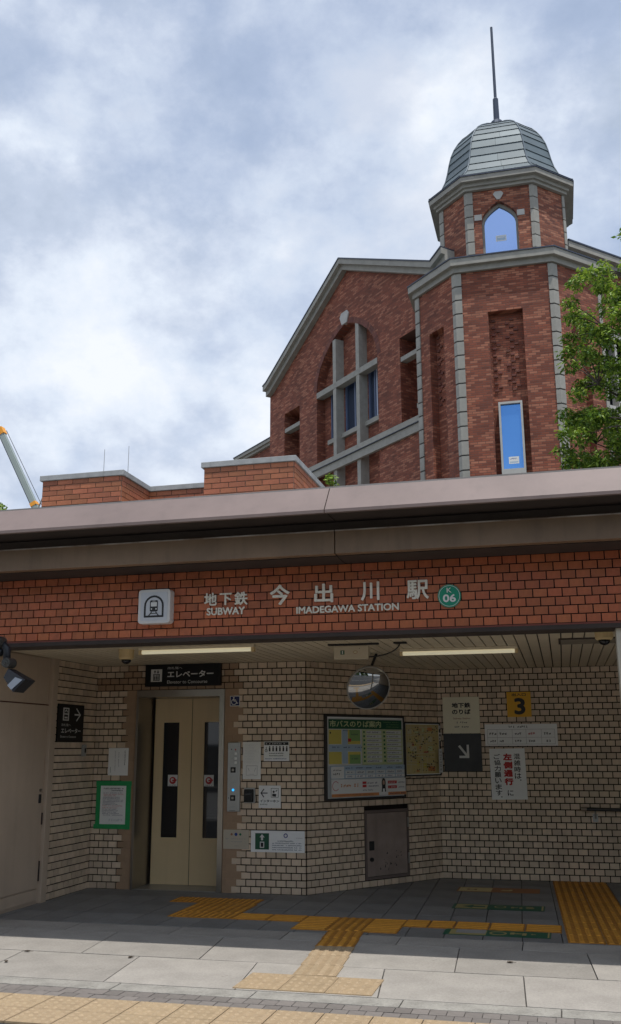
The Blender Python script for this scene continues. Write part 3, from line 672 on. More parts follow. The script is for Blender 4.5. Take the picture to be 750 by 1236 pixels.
# angled wall boards
def d_bus(p, W, H):
    c = lambda x0, z0, x1, z1, k: p.rect(W * x0, H * z0, W * x1, H * z1, k)
    c(.01, .01, .99, .985, 'lgrey'); c(.02, .85, .985, .97, 'dgreen'); p.text('市バスのりば案内', W * .035, W * .70, H * .872, H * .955, 'ygreen', .015)
    for k in range(3): p.fine(W * (.72 + .05 * (k > 0)), W * .95, H * (.935 - .03 * k), H * (.935 - .03 * k) + .011, 'lgreen')
    c(.02, .40, .43, .845, 'white'); c(.02, .66, .18, .84, 'yellow'); c(.28, .70, .42, .84, 'lgreen'); c(.26, .66, .28, .84, 'yellow'); c(.28, .66, .42, .70, 'yellow'); c(.02, .415, .18, .565, 'yellow'); c(.26, .415, .42, .565, 'yellow'); c(.28, .415, .42, .53, 'lgreen')
    c(.02, .57, .43, .655, 'lblue'); c(.185, .42, .255, .84, 'lblue'); c(.26, .69, .30, .73, 'red'); p.disc(W * .04, H * .8, .012, 'black', n=6)
    for x_, z_ in ((.06, .61), (.2, .61), (.3, .77), (.3, .47), (.2, .82), (.35, .61)): p.fine(W * x_, W * (x_ + .1), H * z_, H * z_ + .018, 'navy')
    c(.44, .40, .985, .845, 'ygreen')
    for cx in (.455, .715):
        for k in range(8):
            z_ = .80 - .052 * k; p.rect(W * cx, H * z_, W * (cx + .02), H * (z_ + .025), 'green'); p.rect(W * (cx + .04), H * (z_ - .008), W * (cx + .24), H * (z_ + .03), 'lgrey'); p.fine(W * (cx + .045), W * (cx + .21), H * z_, H * z_ + .017, 'navy')
    c(.02, .235, .985, .395, 'lblue'); c(.025, .24, .19, .385, 'white'); p.fine(W * .05, W * .16, H * .33, H * .35, 'black'); p.fine(W * .05, W * .15, H * .28, H * .31, 'black')
    for k in range(6):
        x_ = .205 + .13 * k; p.fine(W * x_, W * (x_ + .1), H * .355, H * .375, 'navy'); c(x_, .29, x_ + .12, .335, 'lgrey'); p.fine(W * (x_ + .02), W * (x_ + .11), H * .30, H * .322, 'navy'); c(x_, .245, x_ + .12, .28, 'white'); p.fine(W * (x_ + .02), W * (x_ + .1), H * .25, H * .272, 'blue')
    c(.02, .015, .985, .23, 'white'); p.line([(W * (.075 + .04 * math.cos(R(a))), H * (.15 + .055 * math.sin(R(a)))) for a in range(40, 330, 20)], .006, 'red'); p.fine(W * .13, W * .38, H * .13, H * .175, 'orange')
    for z_ in (.165, .125): c(.41, z_, .46, z_ + .03, 'red'); p.fine(W * .47, W * .63, H * z_, H * z_ + .02, 'navy')
    p.fine(W * .41, W * .55, H * .08, H * .098, 'navy'); p.disc(W * .685, H * .17, .033, 'black', .055); p.disc(W * .685, H * .17, .018, 'skin', .03); p.poly([(W * .655, H * .06), (W * .715, H * .06), (W * .705, H * .15), (W * .665, H * .15)], 'black'); p.rect(W * .672, H * .06, W * .698, H * .1, 'white')
    for z_ in (.16, .10): p.rect(W * .74, H * z_, W * .86, H * (z_ + .035), 'red'); p.fine(W * .75, W * .85, H * z_ + .006, H * z_ + .022, 'white'); p.fine(W * .88, W * .975, H * z_ + .003, H * z_ + .02, 'navy')
    c(.02, .018, .62, .055, 'orange'); p.fine(W * .1, W * .56, H * .025, H * .045, 'brown'); c(.74, .018, .985, .055, 'orange'); p.fine(W * .76, W * .97, H * .025, H * .045, 'navy')
bb = wsign('bus_map_board', 'large green headed bus stop map board on the angled wall', 'map board', .272, 1.485, .995, 1.90, .03, m_white, rz=AR, X0=A0, draw=d_bus)
MB().box(-.022, 0, -.045, 0, -.022, .927).box(1.213, 1.235, -.045, 0, -.022, .927).box(0, 1.213, -.045, 0, -.022, 0).box(0, 1.213, -.045, 0, .905, .927).build('frame', mat('dark_board_frame', (.045, .045, .045), .4, metal=.3), bb, bevel=.003)
def d_map(p, W, H):
    p.rect(.01, .01, W - .01, H - .01, 'tan')
    for k in range(26): x_, z_ = rnd.uniform(.02, W * .72), rnd.uniform(.02, H * .9); p.rect(x_, z_, x_ + rnd.uniform(.02, .09), z_ + rnd.uniform(.02, .07), rnd.choice(['yellow', 'tan', 'cream', 'orange', 'ygreen']))
    for k in range(7): a = rnd.uniform(.02, H - .03); p.line([(.012, a), (W * .82, a + rnd.uniform(-.04, .04))], .006, 'cream')
    for k in range(6): a = rnd.uniform(.03, W * .8); p.line([(a, .012), (a + rnd.uniform(-.03, .03), H - .015)], .006, 'cream')
    for k in range(110): x_, z_ = rnd.uniform(.015, W * .84), rnd.uniform(.015, H - .03); p.rect(x_, z_, x_ + rnd.uniform(.008, .026), z_ + rnd.uniform(.006, .016), rnd.choice(['black', 'navy', 'brown', 'dgreen', 'black']))
    p.rect(W * .86, .02, W * .97, H * .5, 'lgrey'); p.fine(W * .88, W * .95, .03, H * .48, 'grey', True); p.fine(W * .86, W * .97, H * .55, H * .97, 'white', True); p.rect(W * .42, H * .43, W * .55, H * .45, 'red')
bm = wsign('area_map', 'smaller yellowish area map right of the large bus map', 'map board', 1.535, 2.135, 1.228, 1.838, .02, m_white, rz=AR, X0=A0, draw=d_map)
MB().box(-.015, 0, -.03, 0, -.015, .625).box(.6, .615, -.03, 0, -.015, .625).box(0, .6, -.03, 0, -.015, 0).box(0, .6, -.03, 0, .61, .625).build('frame', m_rubber, bm)
t = thing('meter_hatch', 'scratched brown steel hatch low in the angled wall', 'hatch', (A0.x + math.cos(AR) * .865, A0.y + math.sin(AR) * .865, .08), AR)
MB().box(0, .705, -.02, .0, 0, .03).box(0, .705, -.02, 0, .73, .762).box(0, .028, -.02, 0, .03, .73).box(.677, .705, -.02, 0, .03, .73).build('frame', mat('brown_hatch_frame', (.15, .115, .10), .6), t)
MB().box(.032, .673, -.016, 0, .034, .726).build('leaf', m_mdoor, t, bevel=.002)
MB().box(.06, .13, -.03, -.016, .32, .42).build('latch_plate', m_rubber, t, bevel=.004); MB().tube([(.09, -.016, .22), (.09, -.04, .22)], .022, 12).build('lock_cylinder', m_rubber, t)
MB().box(.68, .70, -.03, -.02, .55, .66).build('hinge', m_steeld, t); MB().box(.68, .70, -.03, -.02, .14, .26).build('hinge', m_steeld, t)
p = Print(-.0165)
for k in range(16): x_, z_ = rnd.uniform(.15, .6), rnd.uniform(.06, .3); p.poly([(x_, z_), (x_ + rnd.uniform(.005, .03), z_ + .004), (x_ + rnd.uniform(.0, .02), z_ + rnd.uniform(.01, .05))], 'black')
p.build(t, 'chipped_paint')

# rear wall signs
def d_crm(p, W, H):
    p.text('地下鉄', W * .25, W * .76, H * .7, H * .84, 'black', .03); p.text('のりば', W * .25, W * .76, H * .52, H * .66, 'black', .03); p.text('Subway Station', W * .28, W * .74, H * .37, H * .43, 'brown', .01); p.fine(W * .36, W * .66, H * .27, H * .32, 'black'); p.fine(W * .3, W * .72, H * .15, H * .2, 'black')
wsign('subway_sign', 'cream sign with black lettering above the dark arrow panel', 'sign', -1.448, -.99, 1.722, 2.17, .02, m_cream, y=YR, draw=d_crm)
def d_drk(p, W, H): p.line([(W * .42, H * .66), (W * .62, H * .4)], .028, 'silver'); p.line([(W * .43, H * .38), (W * .64, H * .38), (W * .64, H * .68)], .028, 'silver')
wsign('arrow_panel', 'dark panel with white diagonal arrow below the cream subway sign', 'sign', -1.452, -.985, 1.262, 1.718, .022, mat('dark_plastic_panel', (.028, .028, .032), .4, var=.5, nscale=4), y=YR, draw=d_drk)
def d_3(p, W, H): p.text('出入口', W * .22, W * .80, H * .83, H * .95, 'black', .02); p.text('3', W * .3, W * .76, H * .09, H * .76, 'black', .03)
wsign('exit_sign', 'yellow square exit sign with black number 3', 'sign', -.647, -.353, 1.915, 2.22, .02, m_yel, y=YR, draw=d_3)
def d_tt(p, W, H):
    p.fine(W * .33, W * .62, H * .82, H * .92, 'black'); bordered(p, .03, .02, W - .03, H * .76, .003, 'grey')
    for x_ in (.17, .38, .57, .78): p.rect(W * x_, .02, W * x_ + .003, H * .76, 'grey')
    p.rect(.03, H * .38, W - .03, H * .38 + .003, 'grey')
    for x_ in (.06, .2, .41, .6, .81):
        for z_ in (.5, .16): p.fine(W * x_, W * (x_ + .13), H * z_, H * z_ + .03, 'red' if (x_ == .6 and z_ == .5) else 'black')
wsign('timetable_sign', 'wide white timetable sign under the yellow exit sign', 'sign', -.935, -.058, 1.566, 1.83, .02, m_white, y=YR, draw=d_tt)
def d_left(p, W, H):
    def col(s, x0, x1, z1, h, c, b):
        for i, ch in enumerate(s):
            if ch == ' ': continue
            if ch in '、。': p.disc(x1 - h * .12, z1 - (i + .12) * h, h * .1, c, n=8)
            else: p.text(ch, x0, x1, z1 - (i + .9) * h, z1 - i * h - h * .04, c, b)
    col('混雑時は、', W * .68, W * .86, H * .90, .077, 'black', .01)
    col('左側通行', W * .38, W * .63, H * .91, .098, 'red', .04); col('に', W * .45, W * .61, H * .19, .077, 'black', .01)
    col('ご協力願います。', W * .12, W * .3, H * .90, .072, 'black', .01)
wsign('keep_left_sign', 'tall white sign with red and black vertical writing', 'sign', -.885, -.455, .925, 1.532, .008, m_white, y=YR, draw=d_left, rot=R(-.8))
t = thing('handrail', 'dark steel handrail with bright end knob on the rear wall', 'handrail', (.19, YR, .83))
MB().tube([(0, -.09, 0), (3.4, -.09, -.45)] and [(0.02, -.09, .0), (.9, -.09, -.01), (3.4, -.09, -1.5)], .021, 12).build('rail', mat('dark_steel_rail', (.05, .05, .05), .35, metal=.5), t, smooth=False)
MB().tube([(-.03, -.09, 0), (.035, -.09, 0)], .026, 14).build('end_cap', m_steel, t)
MB().tube([(.13, -.0, -.11), (.13, -.06, -.10), (.13, -.09, -.02)], .011, 8).box(.1, .16, -.018, -.01, -.15, -.06).build('bracket', m_steeld, t)

# ------------------------------------------------------------------ front beam with tiles and lettering
YB = 7.93; BZ0, BZ1 = 2.5, 3.085
t = thing('brick_beam', 'long red tiled beam carrying the station name under the canopy', 'beam', (-7.2, YB, 0))
MB().box(0, 12.2, 0, .28, BZ0, BZ1 + .3).build('mortar_bed', m_redgrout, t)
MB().box(0, 12.2, -.012, .29, BZ0 - .035, BZ0 - .001).build('bottom_trim', m_soffit, t)
MB().box(0, 12.2, -.011, .0, BZ0, BZ0 + .014).build('bottom_tile_edge', mat('dark_red_edge', (.16, .035, .02), .5), t)
tile_rows(t, 1.9, 12.2, BZ0 + .014, BZ1 + .0, [], m_red, PW, .0715, .009, .012)
bm_rest = MB()
for k in range(16):
    for r_ in range(8): bm_rest.box(k * PW + .004, k * PW + PW - .004, -.011, 0, BZ0 + .018 + r_ * .0714, BZ0 + .018 + r_ * .0714 + .063)
kind(bm_rest.build('tile', m_red, t), 'stuff')
beam = t
# raised characters
for s, lab, boxes, gz in (('地下鉄', 'three raised cream characters above the word subway', [(-2.985, -2.87, 2.77, 2.883), (-2.842, -2.732, 2.77, 2.875), (-2.705, -2.585, 2.765, 2.882)], 0),
                         ('今出川駅', 'four large raised cream characters naming the station', [(-2.382, -2.205, 2.75, 2.928), (-1.985, -1.82, 2.756, 2.918), (-1.578, -1.42, 2.757, 2.916), (-1.188, -1.003, 2.752, 2.912)], 0)):
    o = thing('raised_lettering', lab, 'lettering', (boxes[0][0], YB, boxes[0][2]))
    for ch, (a, b, c, d) in zip(s, boxes):
        mb = MB(); put_text(mb, ch, a - boxes[0][0], b - boxes[0][0], c - boxes[0][2], d - boxes[0][2], -.022, 0, .013, .016); mb.build('letter', m_letter, o)
for s, lab, (a, b, c, d) in (('SUBWAY', 'raised cream word SUBWAY beneath three small characters', (-2.962, -2.61, 2.684, 2.75)), ('IMADEGAWA STATION', 'raised cream words IMADEGAWA STATION beneath the large characters', (-2.145, -1.257, 2.668, 2.728))):
    o = thing('raised_lettering', lab, 'lettering', (a, YB, c)); x = 0
    mb = MB(); put_text(mb, s, 0, b - a, 0, d - c, -.02, 0, .022, .012); mb.build('word', m_letter, o)
# lime stain weeping from a crack in the joints above the name
p = Print(-.0135)
for x0_, z0_, pts_ in ((-1.62, 3.0, [(0, 0), (.03, -.03), (.06, -.015), (.13, -.028), (.2, -.02)]), (-1.56, 2.985, [(0, .03), (.01, 0), (-.02, -.05), (.0, -.08)]), (-1.4, 2.985, [(0, 0), (.1, .004), (.2, .012), (.3, .0)])):
    p.line([(x0_ + 7.2 + a, z0_ + b) for a, b in pts_], .006, 'brown')
p.build(beam, 'lime_stain')
# subway icon box
t = thing('subway_icon_sign', 'white square lightbox with black train symbol on the red beam', 'sign', (-3.58, YB, 2.622))
def rrect(x0, x1, z0, z1, r, n=5):
    P = []
    for cx, cz, a0 in ((x1 - r, z0 + r, -90), (x1 - r, z1 - r, 0), (x0 + r, z1 - r, 90), (x0 + r, z0 + r, 180)):
        for k in range(n + 1): a = R(a0 + 90 * k / n); P.append((cx + r * math.cos(a), cz + r * math.sin(a)))
    return P
MB().prismy(rrect(0, .303, 0, .303, .03), -.10, -.005).build('casing', mat('white_enamel', (.70, .68, .66), .4, var=.08, nscale=10), t, bevel=.004)
MB().prismy(rrect(.025, .278, .025, .278, .015), -.103, -.1).build('face', mat('pale_sign_face', (.58, .60, .64), .35), t)
p = Print(-.104); cx = .1515
arch = [(cx - .085, .062)] + [(cx - .085 + .0, .15)] + [(cx - .085 * math.cos(R(a)), .155 + .085 * math.sin(R(a))) for a in range(15, 180, 15)] + [(cx + .085, .15), (cx + .085, .062), (cx - .085, .062)]
p.line(arch, .017, 'black'); p.poly(rrect(cx - .038, cx + .038, .105, .205, .012), 'black'); p.poly(rrect(cx - .029, cx + .029, .15, .188, .005), 'white'); p.disc(cx - .022, .128, .007, 'white', n=10); p.disc(cx + .022, .128, .007, 'white', n=10); p.rect(cx - .015, .195, cx + .015, .2, 'white')
p.line([(cx - .02, .1), (cx - .045, .07)], .009, 'black'); p.line([(cx + .02, .1), (cx + .045, .07)], .009, 'black'); p.line([(cx - .03, .088), (cx + .03, .088)], .006, 'black'); p.build(t)
# K 06
t = thing('station_number_sign', 'round green station number sign reading K 06', 'sign', (-.834, YB, 2.768))
n = 40; MB().prismy([(.096 * math.cos(2 * math.pi * k / n), .096 * math.sin(2 * math.pi * k / n)) for k in range(n)], -.022, -.011).build('disc', m_green, t)
p = Print(-.0225)
p.line([(.086 * math.cos(2 * math.pi * k / n), .086 * math.sin(2 * math.pi * k / n)) for k in range(n + 1)], .0035, 'white'); p.text('K', -.02, .02, .028, .068, 'white', .01); p.text('06', -.054, .054, -.052, .014, 'white', .03); p.build(t)

# ------------------------------------------------------------------ canopy: fascia, cap, roof
t = thing('canopy_roof', 'wide brown metal canopy over the station entrance', 'canopy', (0, 0, 0))
for a, b in ((-7.2, -1.713), (-1.705, 5.0)):
    # sloping cap sheet: profile in y,z swept along x
    prof = [(7.14, 3.352), (7.14, 3.378), (7.34, 3.605), (7.50, 3.63), (7.50, 3.60), (7.36, 3.57), (7.18, 3.37), (7.18, 3.352)]
    mb = MB(); n = len(prof); mb.add([(a, y, z) for y, z in prof] + [(b, y, z) for y, z in prof], [tuple(range(n - 1, -1, -1)), tuple(range(n, 2 * n))] + [(i, (i + 1) % n, n + (i + 1) % n, n + i) for i in range(n)])
    mb.build('cap_sheet', m_cap, t)
    MB().box(a, b, 7.50, 7.58, 3.092, 3.285).build('lower_fascia', m_fascia, t, bevel=.004)
    MB().box(a, b, 7.494, 7.52, 3.280, 3.290).build('worn_edge', mat('worn_fascia_edge', (.50, .46, .42), .6, col2=(.20, .14, .10), nscale=3.5, detail=9), t)
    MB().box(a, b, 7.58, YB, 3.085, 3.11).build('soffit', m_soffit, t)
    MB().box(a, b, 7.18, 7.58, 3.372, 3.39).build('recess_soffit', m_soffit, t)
MB().box(-7.2, 5.0, 7.59, 7.62, 3.11, 3.6).build('recess_back', mat('brown_recess', (.11, .08, .062), .8, var=.2, nscale=3), t)
MB().box(-7.2, 5.0, 7.49, 14.5, 3.58, 3.66).build('roof_deck', mat('roof_deck', (.30, .29, .28), .9, var=.3, nscale=2), t)
MB().box(-7.2, 5.0, 14.2, 14.5, 0, 3.58).build('rear_wall', m_grout, t)
MB().box(4.7, 5.0, 8.2, 14.2, -.0, 3.58).build('end_wall', m_tan, t)
MB().box(-7.2, -7.0, 7.72, 14.2, -.2, 3.58).box(-7.0, XL - .25, 7.72, 7.92, -.2, 3.08).build('end_wall', m_pdoor, t)

# ceiling
t = thing('ceiling', 'cream slatted ceiling beneath the canopy', 'ceiling', (0, 0, 0))
MB().box(-5.6, 5, YB + .28, 13.0, CEIL + .016, CEIL + .06).build('dark_backing', m_dark, t)
x = XL; pitch = .1025; k = 0
me = None
while x < 4.6:
    if me is None:
        o = MB().box(.0, pitch - .012, YB + .25, 12.5, 0, .015).build('slat', m_slat, t, (x + .006, 0, CEIL)); me = o.data
    else: inst(me, 'slat', t, (x + .006, 0, CEIL))
    x += pitch
def ceiling_patch(name, label, x0, x1, y0, y1):  # thin dark rectangle with a darker border just below the slats
    o = thing(name, label, 'ceiling panel', (x0, y0, CEIL)); MB().box(0, x1 - x0, 0, y1 - y0, -.014, -.001).build('frame', m_soffit, o); MB().box(.02, x1 - x0 - .02, .02, y1 - y0 - .02, -.018, -.014).build('leaf', mat('dark_cream_patch', (.27, .235, .18), .7, var=.2, nscale=5), o)
ceiling_patch('dark_ceiling_patch', 'dark rectangular ceiling patch near the right security camera', .02, .55, 9.12, 9.55)
ceiling_patch('dark_ceiling_patch', 'narrow dark ceiling patch above the left end of the elevator light', -4.2, -3.62, 8.42, 8.5)
for lab, x0, x1, y in (('long fluorescent ceiling light before the elevator door', -3.99, -2.8, 8.8), ('long fluorescent ceiling light on the right half of ceiling', -1.54, -.37, 9.68)):
    t = thing('ceiling_light', lab, 'ceiling light', (x0, y, CEIL), 0, 'fluorescent lights under the canopy')
    L = x1 - x0
    MB().box(0, L, -.035, .035, -.03, -.001).build('housing', m_slat, t, bevel=.004)
    MB().tube([(.03, 0, -.048), (L - .03, 0, -.048)], .021, 12).build('tube', m_tube, t)
    MB().box(0, .03, -.028, .028, -.072, -.03).box(L - .03, L, -.028, .028, -.072, -.03).build('end_cap', m_camplast, t, bevel=.003)
for lab, x, y in (('beige dome security camera on the ceiling left of elevator light', -4.2, 8.95), ('beige dome security camera at the right end of the ceiling', .39, 8.42)):
    t = thing('security_camera', lab, 'camera', (x, y, CEIL), 0, 'dome cameras under the canopy')
    b = MB(); b.tube([(0, 0, 0), (0, 0, -.085), (0, 0, -.10)], [.078, .074, .06], 20); b.build('base', m_camplast, t)
    pr = [(math.sin(R(a)) * .05, -.045 - (1 - math.cos(R(a)) if 0 else 0) - math.cos(R(a)) * 0) for a in ()]
    MB().tube([(0, 0, -.10), (0, 0, -.118), (0, 0, -.134), (0, 0, -.144)], [.05, .047, .034, .012], 18).build('dome', m_glassd, t, smooth=True)
# hanging box light with cable
t = thing('hanging_sign_box', 'small cream box with green symbol hung below the ceiling', 'sign box', (-2.07, 9.0, 2.37))
MB().box(0, .335, -.0, .07, 0, .125).build('box', mat('cream_plastic', (.52, .45, .33), .5), t, bevel=.004)
MB().box(-.06, .43, .0, .06, .135, .149).build('mounting_rail', m_rubber, t)
p = Print(-.001); p.rect(.065, .045, .105, .085, 'dgreen'); p.rect(.08, .05, .09, .08, 'white'); p.disc(.21, .065, .022, 'brown', .014); p.disc(.21, .065, .018, 'cream', .01); p.disc(.25, .1, .004, 'black', n=6); p.build(t)
MB().tube([(.335 + .30 * math.sin(R(a)), .03, .02 + .13 * (1 - math.cos(R(a)))) for a in range(0, 95, 9)], .006, 6).box(.58, .70, -.02, .06, .135, .149).build('cable', m_rubber, t)
# round mirror
mc = Vector((-1.91, 9.9, 2.15)); mn = Vector((.46, -.80, -.38)).normalized()
t = thing('convex_mirror', 'round convex traffic mirror hanging in front of the angled wall', 'mirror', mc); t.rotation_euler = mn.to_track_quat('-Y', 'Z').to_euler()
def lathe(prof, seg=40):
    b = MB(); vs = []; fs = []
    for r_, y_ in prof: vs += [(r_ * math.cos(2 * math.pi * k / seg), y_, r_ * math.sin(2 * math.pi * k / seg)) for k in range(seg)]
    for i in range(len(prof) - 1):
        for k in range(seg): fs.append((i * seg + k, i * seg + (k + 1) % seg, (i + 1) * seg + (k + 1) % seg, (i + 1) * seg + k))
    return b.add(vs, fs)
RR = .222
lathe([(0.0001, -.062)] + [(RR * q / 14, -.062 * (1 - (q / 14) ** 2)) for q in range(1, 15)]).build('mirror_face', m_mirror, t, smooth=True)
lathe([(RR - .002, .0), (RR + .008, -.006), (RR + .013, .004), (RR + .010, .03), (RR - .04, .055), (.02, .06), (.0001, .06)]).build('rim', mat('mirror_rim', (.34, .32, .29), .5), t, smooth=True)
iv = t.rotation_euler.to_matrix().inverted()
P1 = iv @ (Vector((-1.86, 10.1, CEIL)) - mc)
MB().tube([(0, .06, 0), (0, .12, .02), tuple(P1)], .014, 8).build('bracket', m_rubber, t)
# flood light cluster at the left
t = thing('flood_light', 'black jointed flood lamp hanging at the left edge of the beam', 'lamp', (-4.80, 7.62, 2.36))
MB().tube([(-.28, .0, .05), (-.06, .01, .06), (.02, .0, .02)], .035, 10).tube([(.0, .0, .13), (.07, 0, .06), (.08, .0, -.07)], .034, 10).build('arm', mat('black_paint', (.018, .02, .026), .45), t, smooth=True)
for cx_, cz_, yy, rr in ((.0, .12, -.075, .05), (.115, -.072, -.08, .046)):
    b = MB(); b.tube([(cx_, .03, cz_), (cx_, yy + .02, cz_), (cx_, yy, cz_)], [rr, rr, rr * .88], 24); b.tube([(cx_, yy + .001, cz_), (cx_, yy - .008, cz_)], [rr * .62, rr * .5], 16); b.tube([(cx_, yy - .007, cz_), (cx_, yy - .016, cz_)], [rr * .2, rr * .2], 8)
    b.build('joint_disc', mat('worn_joint', (.075, .075, .07), .4, var=.5, nscale=40), t)
hb = MB(); hb.add([(.13, -.06, -.12), (.13, .06, -.12), (.09, .06, -.2), (.09, -.06, -.2), (.325, -.09, -.225), (.325, .09, -.225), (.21, .09, -.33), (.21, -.09, -.33)],
       [(0, 1, 2, 3), (4, 7, 6, 5), (0, 4, 5, 1), (1, 5, 6, 2), (2, 6, 7, 3), (3, 7, 4, 0)])
hb.build('lamp_head', MATS['black_paint'], t, bevel=.006)
ln = MB(); ln.add([(.30, -.094, -.225), (.20, -.097, -.31), (.15, -.085, -.27), (.22, -.08, -.20)], [(0, 1, 2, 3)]); ln.add([(.30, -.094, -.225), (.20, -.097, -.31), (.15, -.085, -.27), (.22, -.08, -.20), (.29, -.085, -.225), (.2, -.085, -.30), (.16, -.075, -.265), (.22, -.07, -.205)], [(0, 1, 5, 4), (1, 2, 6, 5), (2, 3, 7, 6), (3, 0, 4, 7)])
ln.build('lens', mat('lamp_lens', (.30, .33, .38), .1), t)
# post at the right
t = thing('entrance_post', 'cream painted steel post at the right edge under the beam', 'post', (.462, 7.96, 0))
MB().box(0, .16, 0, .16, 0, 2.465).build('shaft', mat('cream_paint', (.50, .46, .38), .5, var=.08, nscale=2, streak=.1), t, bevel=.004); MB().box(-.03, .19, -.03, .19, 0, .012).build('base_plate', m_steeld, t)

# ------------------------------------------------------------------ brick parapet boxes on the canopy roof
def parapet(label, x0, x1, y0, y1, ztop, faces):
    t = thing('roof_parapet', label, 'parapet', (x0, y0, 3.66))
    H = ztop - 3.66 - .075
    MB().box(0, x1 - x0, 0, y1 - y0, 0, H).build('mortar_core', m_ogrout, t)
    MB().box(-.035, x1 - x0 + .035, -.035, y1 - y0 + .035, H, H + .075).build('coping', m_cop, t, bevel=.006)
    return t, H
t, H = parapet('left orange brick parapet box with grey coping on the roof', -6.76, -5.57, 11.5, 12.42, 5.23, 'fr')
tile_rows(t, 0, 1.19, .55, H, [], m_orange, .231, .0735, .010, .012, name='brick')
s_ = MB().box(.92, .93, .9, .91, 0, .01)
def side_bricks(t, xface, L, z0, z1, pw=.231, ph=.0735, j=.010):
    nrow = int((z1 - z0) / ph + .3); ph = (z1 - z0) / nrow
    for r_ in range(nrow):
        a = -pw * .5 * (r_ % 2)
        while a < L:
            s, e = max(a + j / 2, 0), min(a + pw - j / 2, L)
            if e - s > .02: MB().box(0, .012, 0, e - s, 0, ph - j).build('brick', m_orange, t, (xface + rnd.uniform(-.001, .001), s, z0 + r_ * ph + j / 2))
            a += pw
side_bricks(t, 1.19, .92, .55, H)
t, H = parapet('long low orange brick parapet between the two boxes', -5.56, -4.39, 12.4, 12.62, 5.23, 'f')
tile_rows(t, 0, 1.17, .75, H, [], m_orange, .231, .0735, .010, .012, name='brick')
t, H = parapet('right orange brick parapet box with grey coping below the church', -4.385, -3.15, 11.5, 13.3, 5.24, 'fr')
tile_rows(t, 0, 1.235, .55, H, [], m_orange, .231, .0735, .010, .012, name='brick')
side_bricks(t, 1.235, 1.8, .55, H)
for lab, x, h, r_ in (('thin rod aerial on the left parapet, left one', -6.0, .42, .004), ('thin rod aerial on the left parapet, right one', -5.63, .44, .004), ('short dark stub aerial on the left parapet', -6.28, .1, .012)):
    t = thing('aerial', lab, 'aerial', (x, 11.8, 5.232)); MB().tube([(0, 0, 0), (0, 0, h)], [r_ * 1.3, r_], 6).build('rod', m_steeld if r_ < .01 else m_rubber, t); MB().tube([(0, 0, 0), (0, 0, .02)], .012, 8).build('foot', m_rubber, t)

# ------------------------------------------------------------------ the brick church-like building behind
bd = thing('brick_building', 'dark red brick building with octagonal tower and grey dome behind the canopy', 'building', (-.9, 30.95, 0))
OX, OY = -.9, 30.95
def part(mb, name, m, x, y, z=0, rz=0., parent=bd, **k):
    """place a part given in world coordinates"""
    return mb.build(name, m, parent, (x - OX, y - OY, z), rz, **k)
def octo(w2, ch, yf):      # corners anticlockwise seen from above, starting front-left
    cx = OX; x0, x1 = cx - w2, cx + w2; d = ch
    return [(x0, yf), (x1, yf), (x1 + d, yf + d), (x1 + d, yf + d + 2 * w2), (x1, yf + 2 * d + 2 * w2), (x0, yf + 2 * d + 2 * w2), (x0 - d, yf + d + 2 * w2), (x0 - d, yf + d)]
def offset(P, d):
    n = len(P); out = []
    for i in range(n):
        a, b, c = Vector(P[i - 1]), Vector(P[i]), Vector(P[(i + 1) % n])
        d1 = (b - a).normalized(); d2 = (c - b).normalized(); n1 = Vector((d1.y, -d1.x)); n2 = Vector((d2.y, -d2.x))
        bs = (n1 + n2).normalized(); out.append(tuple(b + bs * (d / bs.dot(n1))))
    return out
def ring(name, P, d, z0, z1, m, parent=bd):
    Q = offset(P, d); return part(MB().prism([(x - OX, y - OY) for x, y in Q], z0, z1), name, m, OX, OY, parent=parent)
TW = octo(1.49, 1.45, 28.0)
BF = octo(1.07, 1.0, 28.95)
def niche_wall(P, i, z0, z1, hole, depth, m, name, backm=None):
    a, b = Vector(P[i]), Vector(P[(i + 1) % 8]); L = (b - a).length; rz = math.atan2(b.y - a.y, b.x - a.x)
    mb = MB(); outer = [(0, z0), (L, z0), (L, z1), (0, z1)]
    if hole:
        mb.tess(outer, [hole], 0); mb.reveal(hole, 0, depth)
        if backm is not None: mb.tess(hole, [], depth)
    else: mb.tess(outer, [], 0)
    o = part(mb, name, m, a.x, a.y, 0, rz)
    return o, L, rz
def R4(x0, x1, z0, z1): return [(x0, z0), (x1, z0), (x1, z1), (x0, z1)]
for i in range(8):
    if i == 0: hole = R4(.975, 2.03, 8.0, 14.71)
    elif i in (7,): hole = R4(.66, 1.40, 8.0, 14.6)
    elif i in (1,): hole = R4(.66, 1.38, 8.0, 14.65)
    else: hole = None
    o, L, rz = niche_wall(TW, i, 0, 16.12, hole, .28, m_brickC, 'tower_wall', True)
    if hole:
        x0, x1 = hole[0][0], hole[1][0]
        for r_ in range(22):
            for c_ in range(4):
                xx = x0 + .08 + c_ * .27 + (.135 if r_ % 2 else 0); zz_ = 12.15 + r_ * .115 * 1.9 / 1.9
                if r_ % 2 == 0 and c_ % 2: continue
                if r_ % 4 in (1, 3) and (c_ + r_ // 2) % 2: continue
                if xx + .11 < x1 - .03 and zz_ < 14.5: MB().box(0, .11, 0, .05, 0, .06).build('projecting_brick', m_bump, o, (xx, .235, zz_))
    if i == 0:
        f = MB(); f.box(1.14, 1.20, .02, .3, 9.0, 11.72).box(1.79, 1.85, .02, .3, 9.0, 11.72).box(1.20, 1.79, .02, .3, 11.65, 11.72).box(1.20, 1.79, .02, .3, 9.0, 9.6)
        fo = f.build('window_frame', m_stonel, o); MB().box(1.20, 1.79, .10, .12, 9.6, 11.65).build('pane', m_glassb, fo)
        p = Print(.098); p.rect(1.36, 9.77, 1.66, 9.99, 'white'); p.fine(1.39, 1.63, 9.9, 9.95, 'blue'); p.rect(1.39, 9.8, 1.63, 9.84, 'lblue'); p.build(fo, 'sticker')
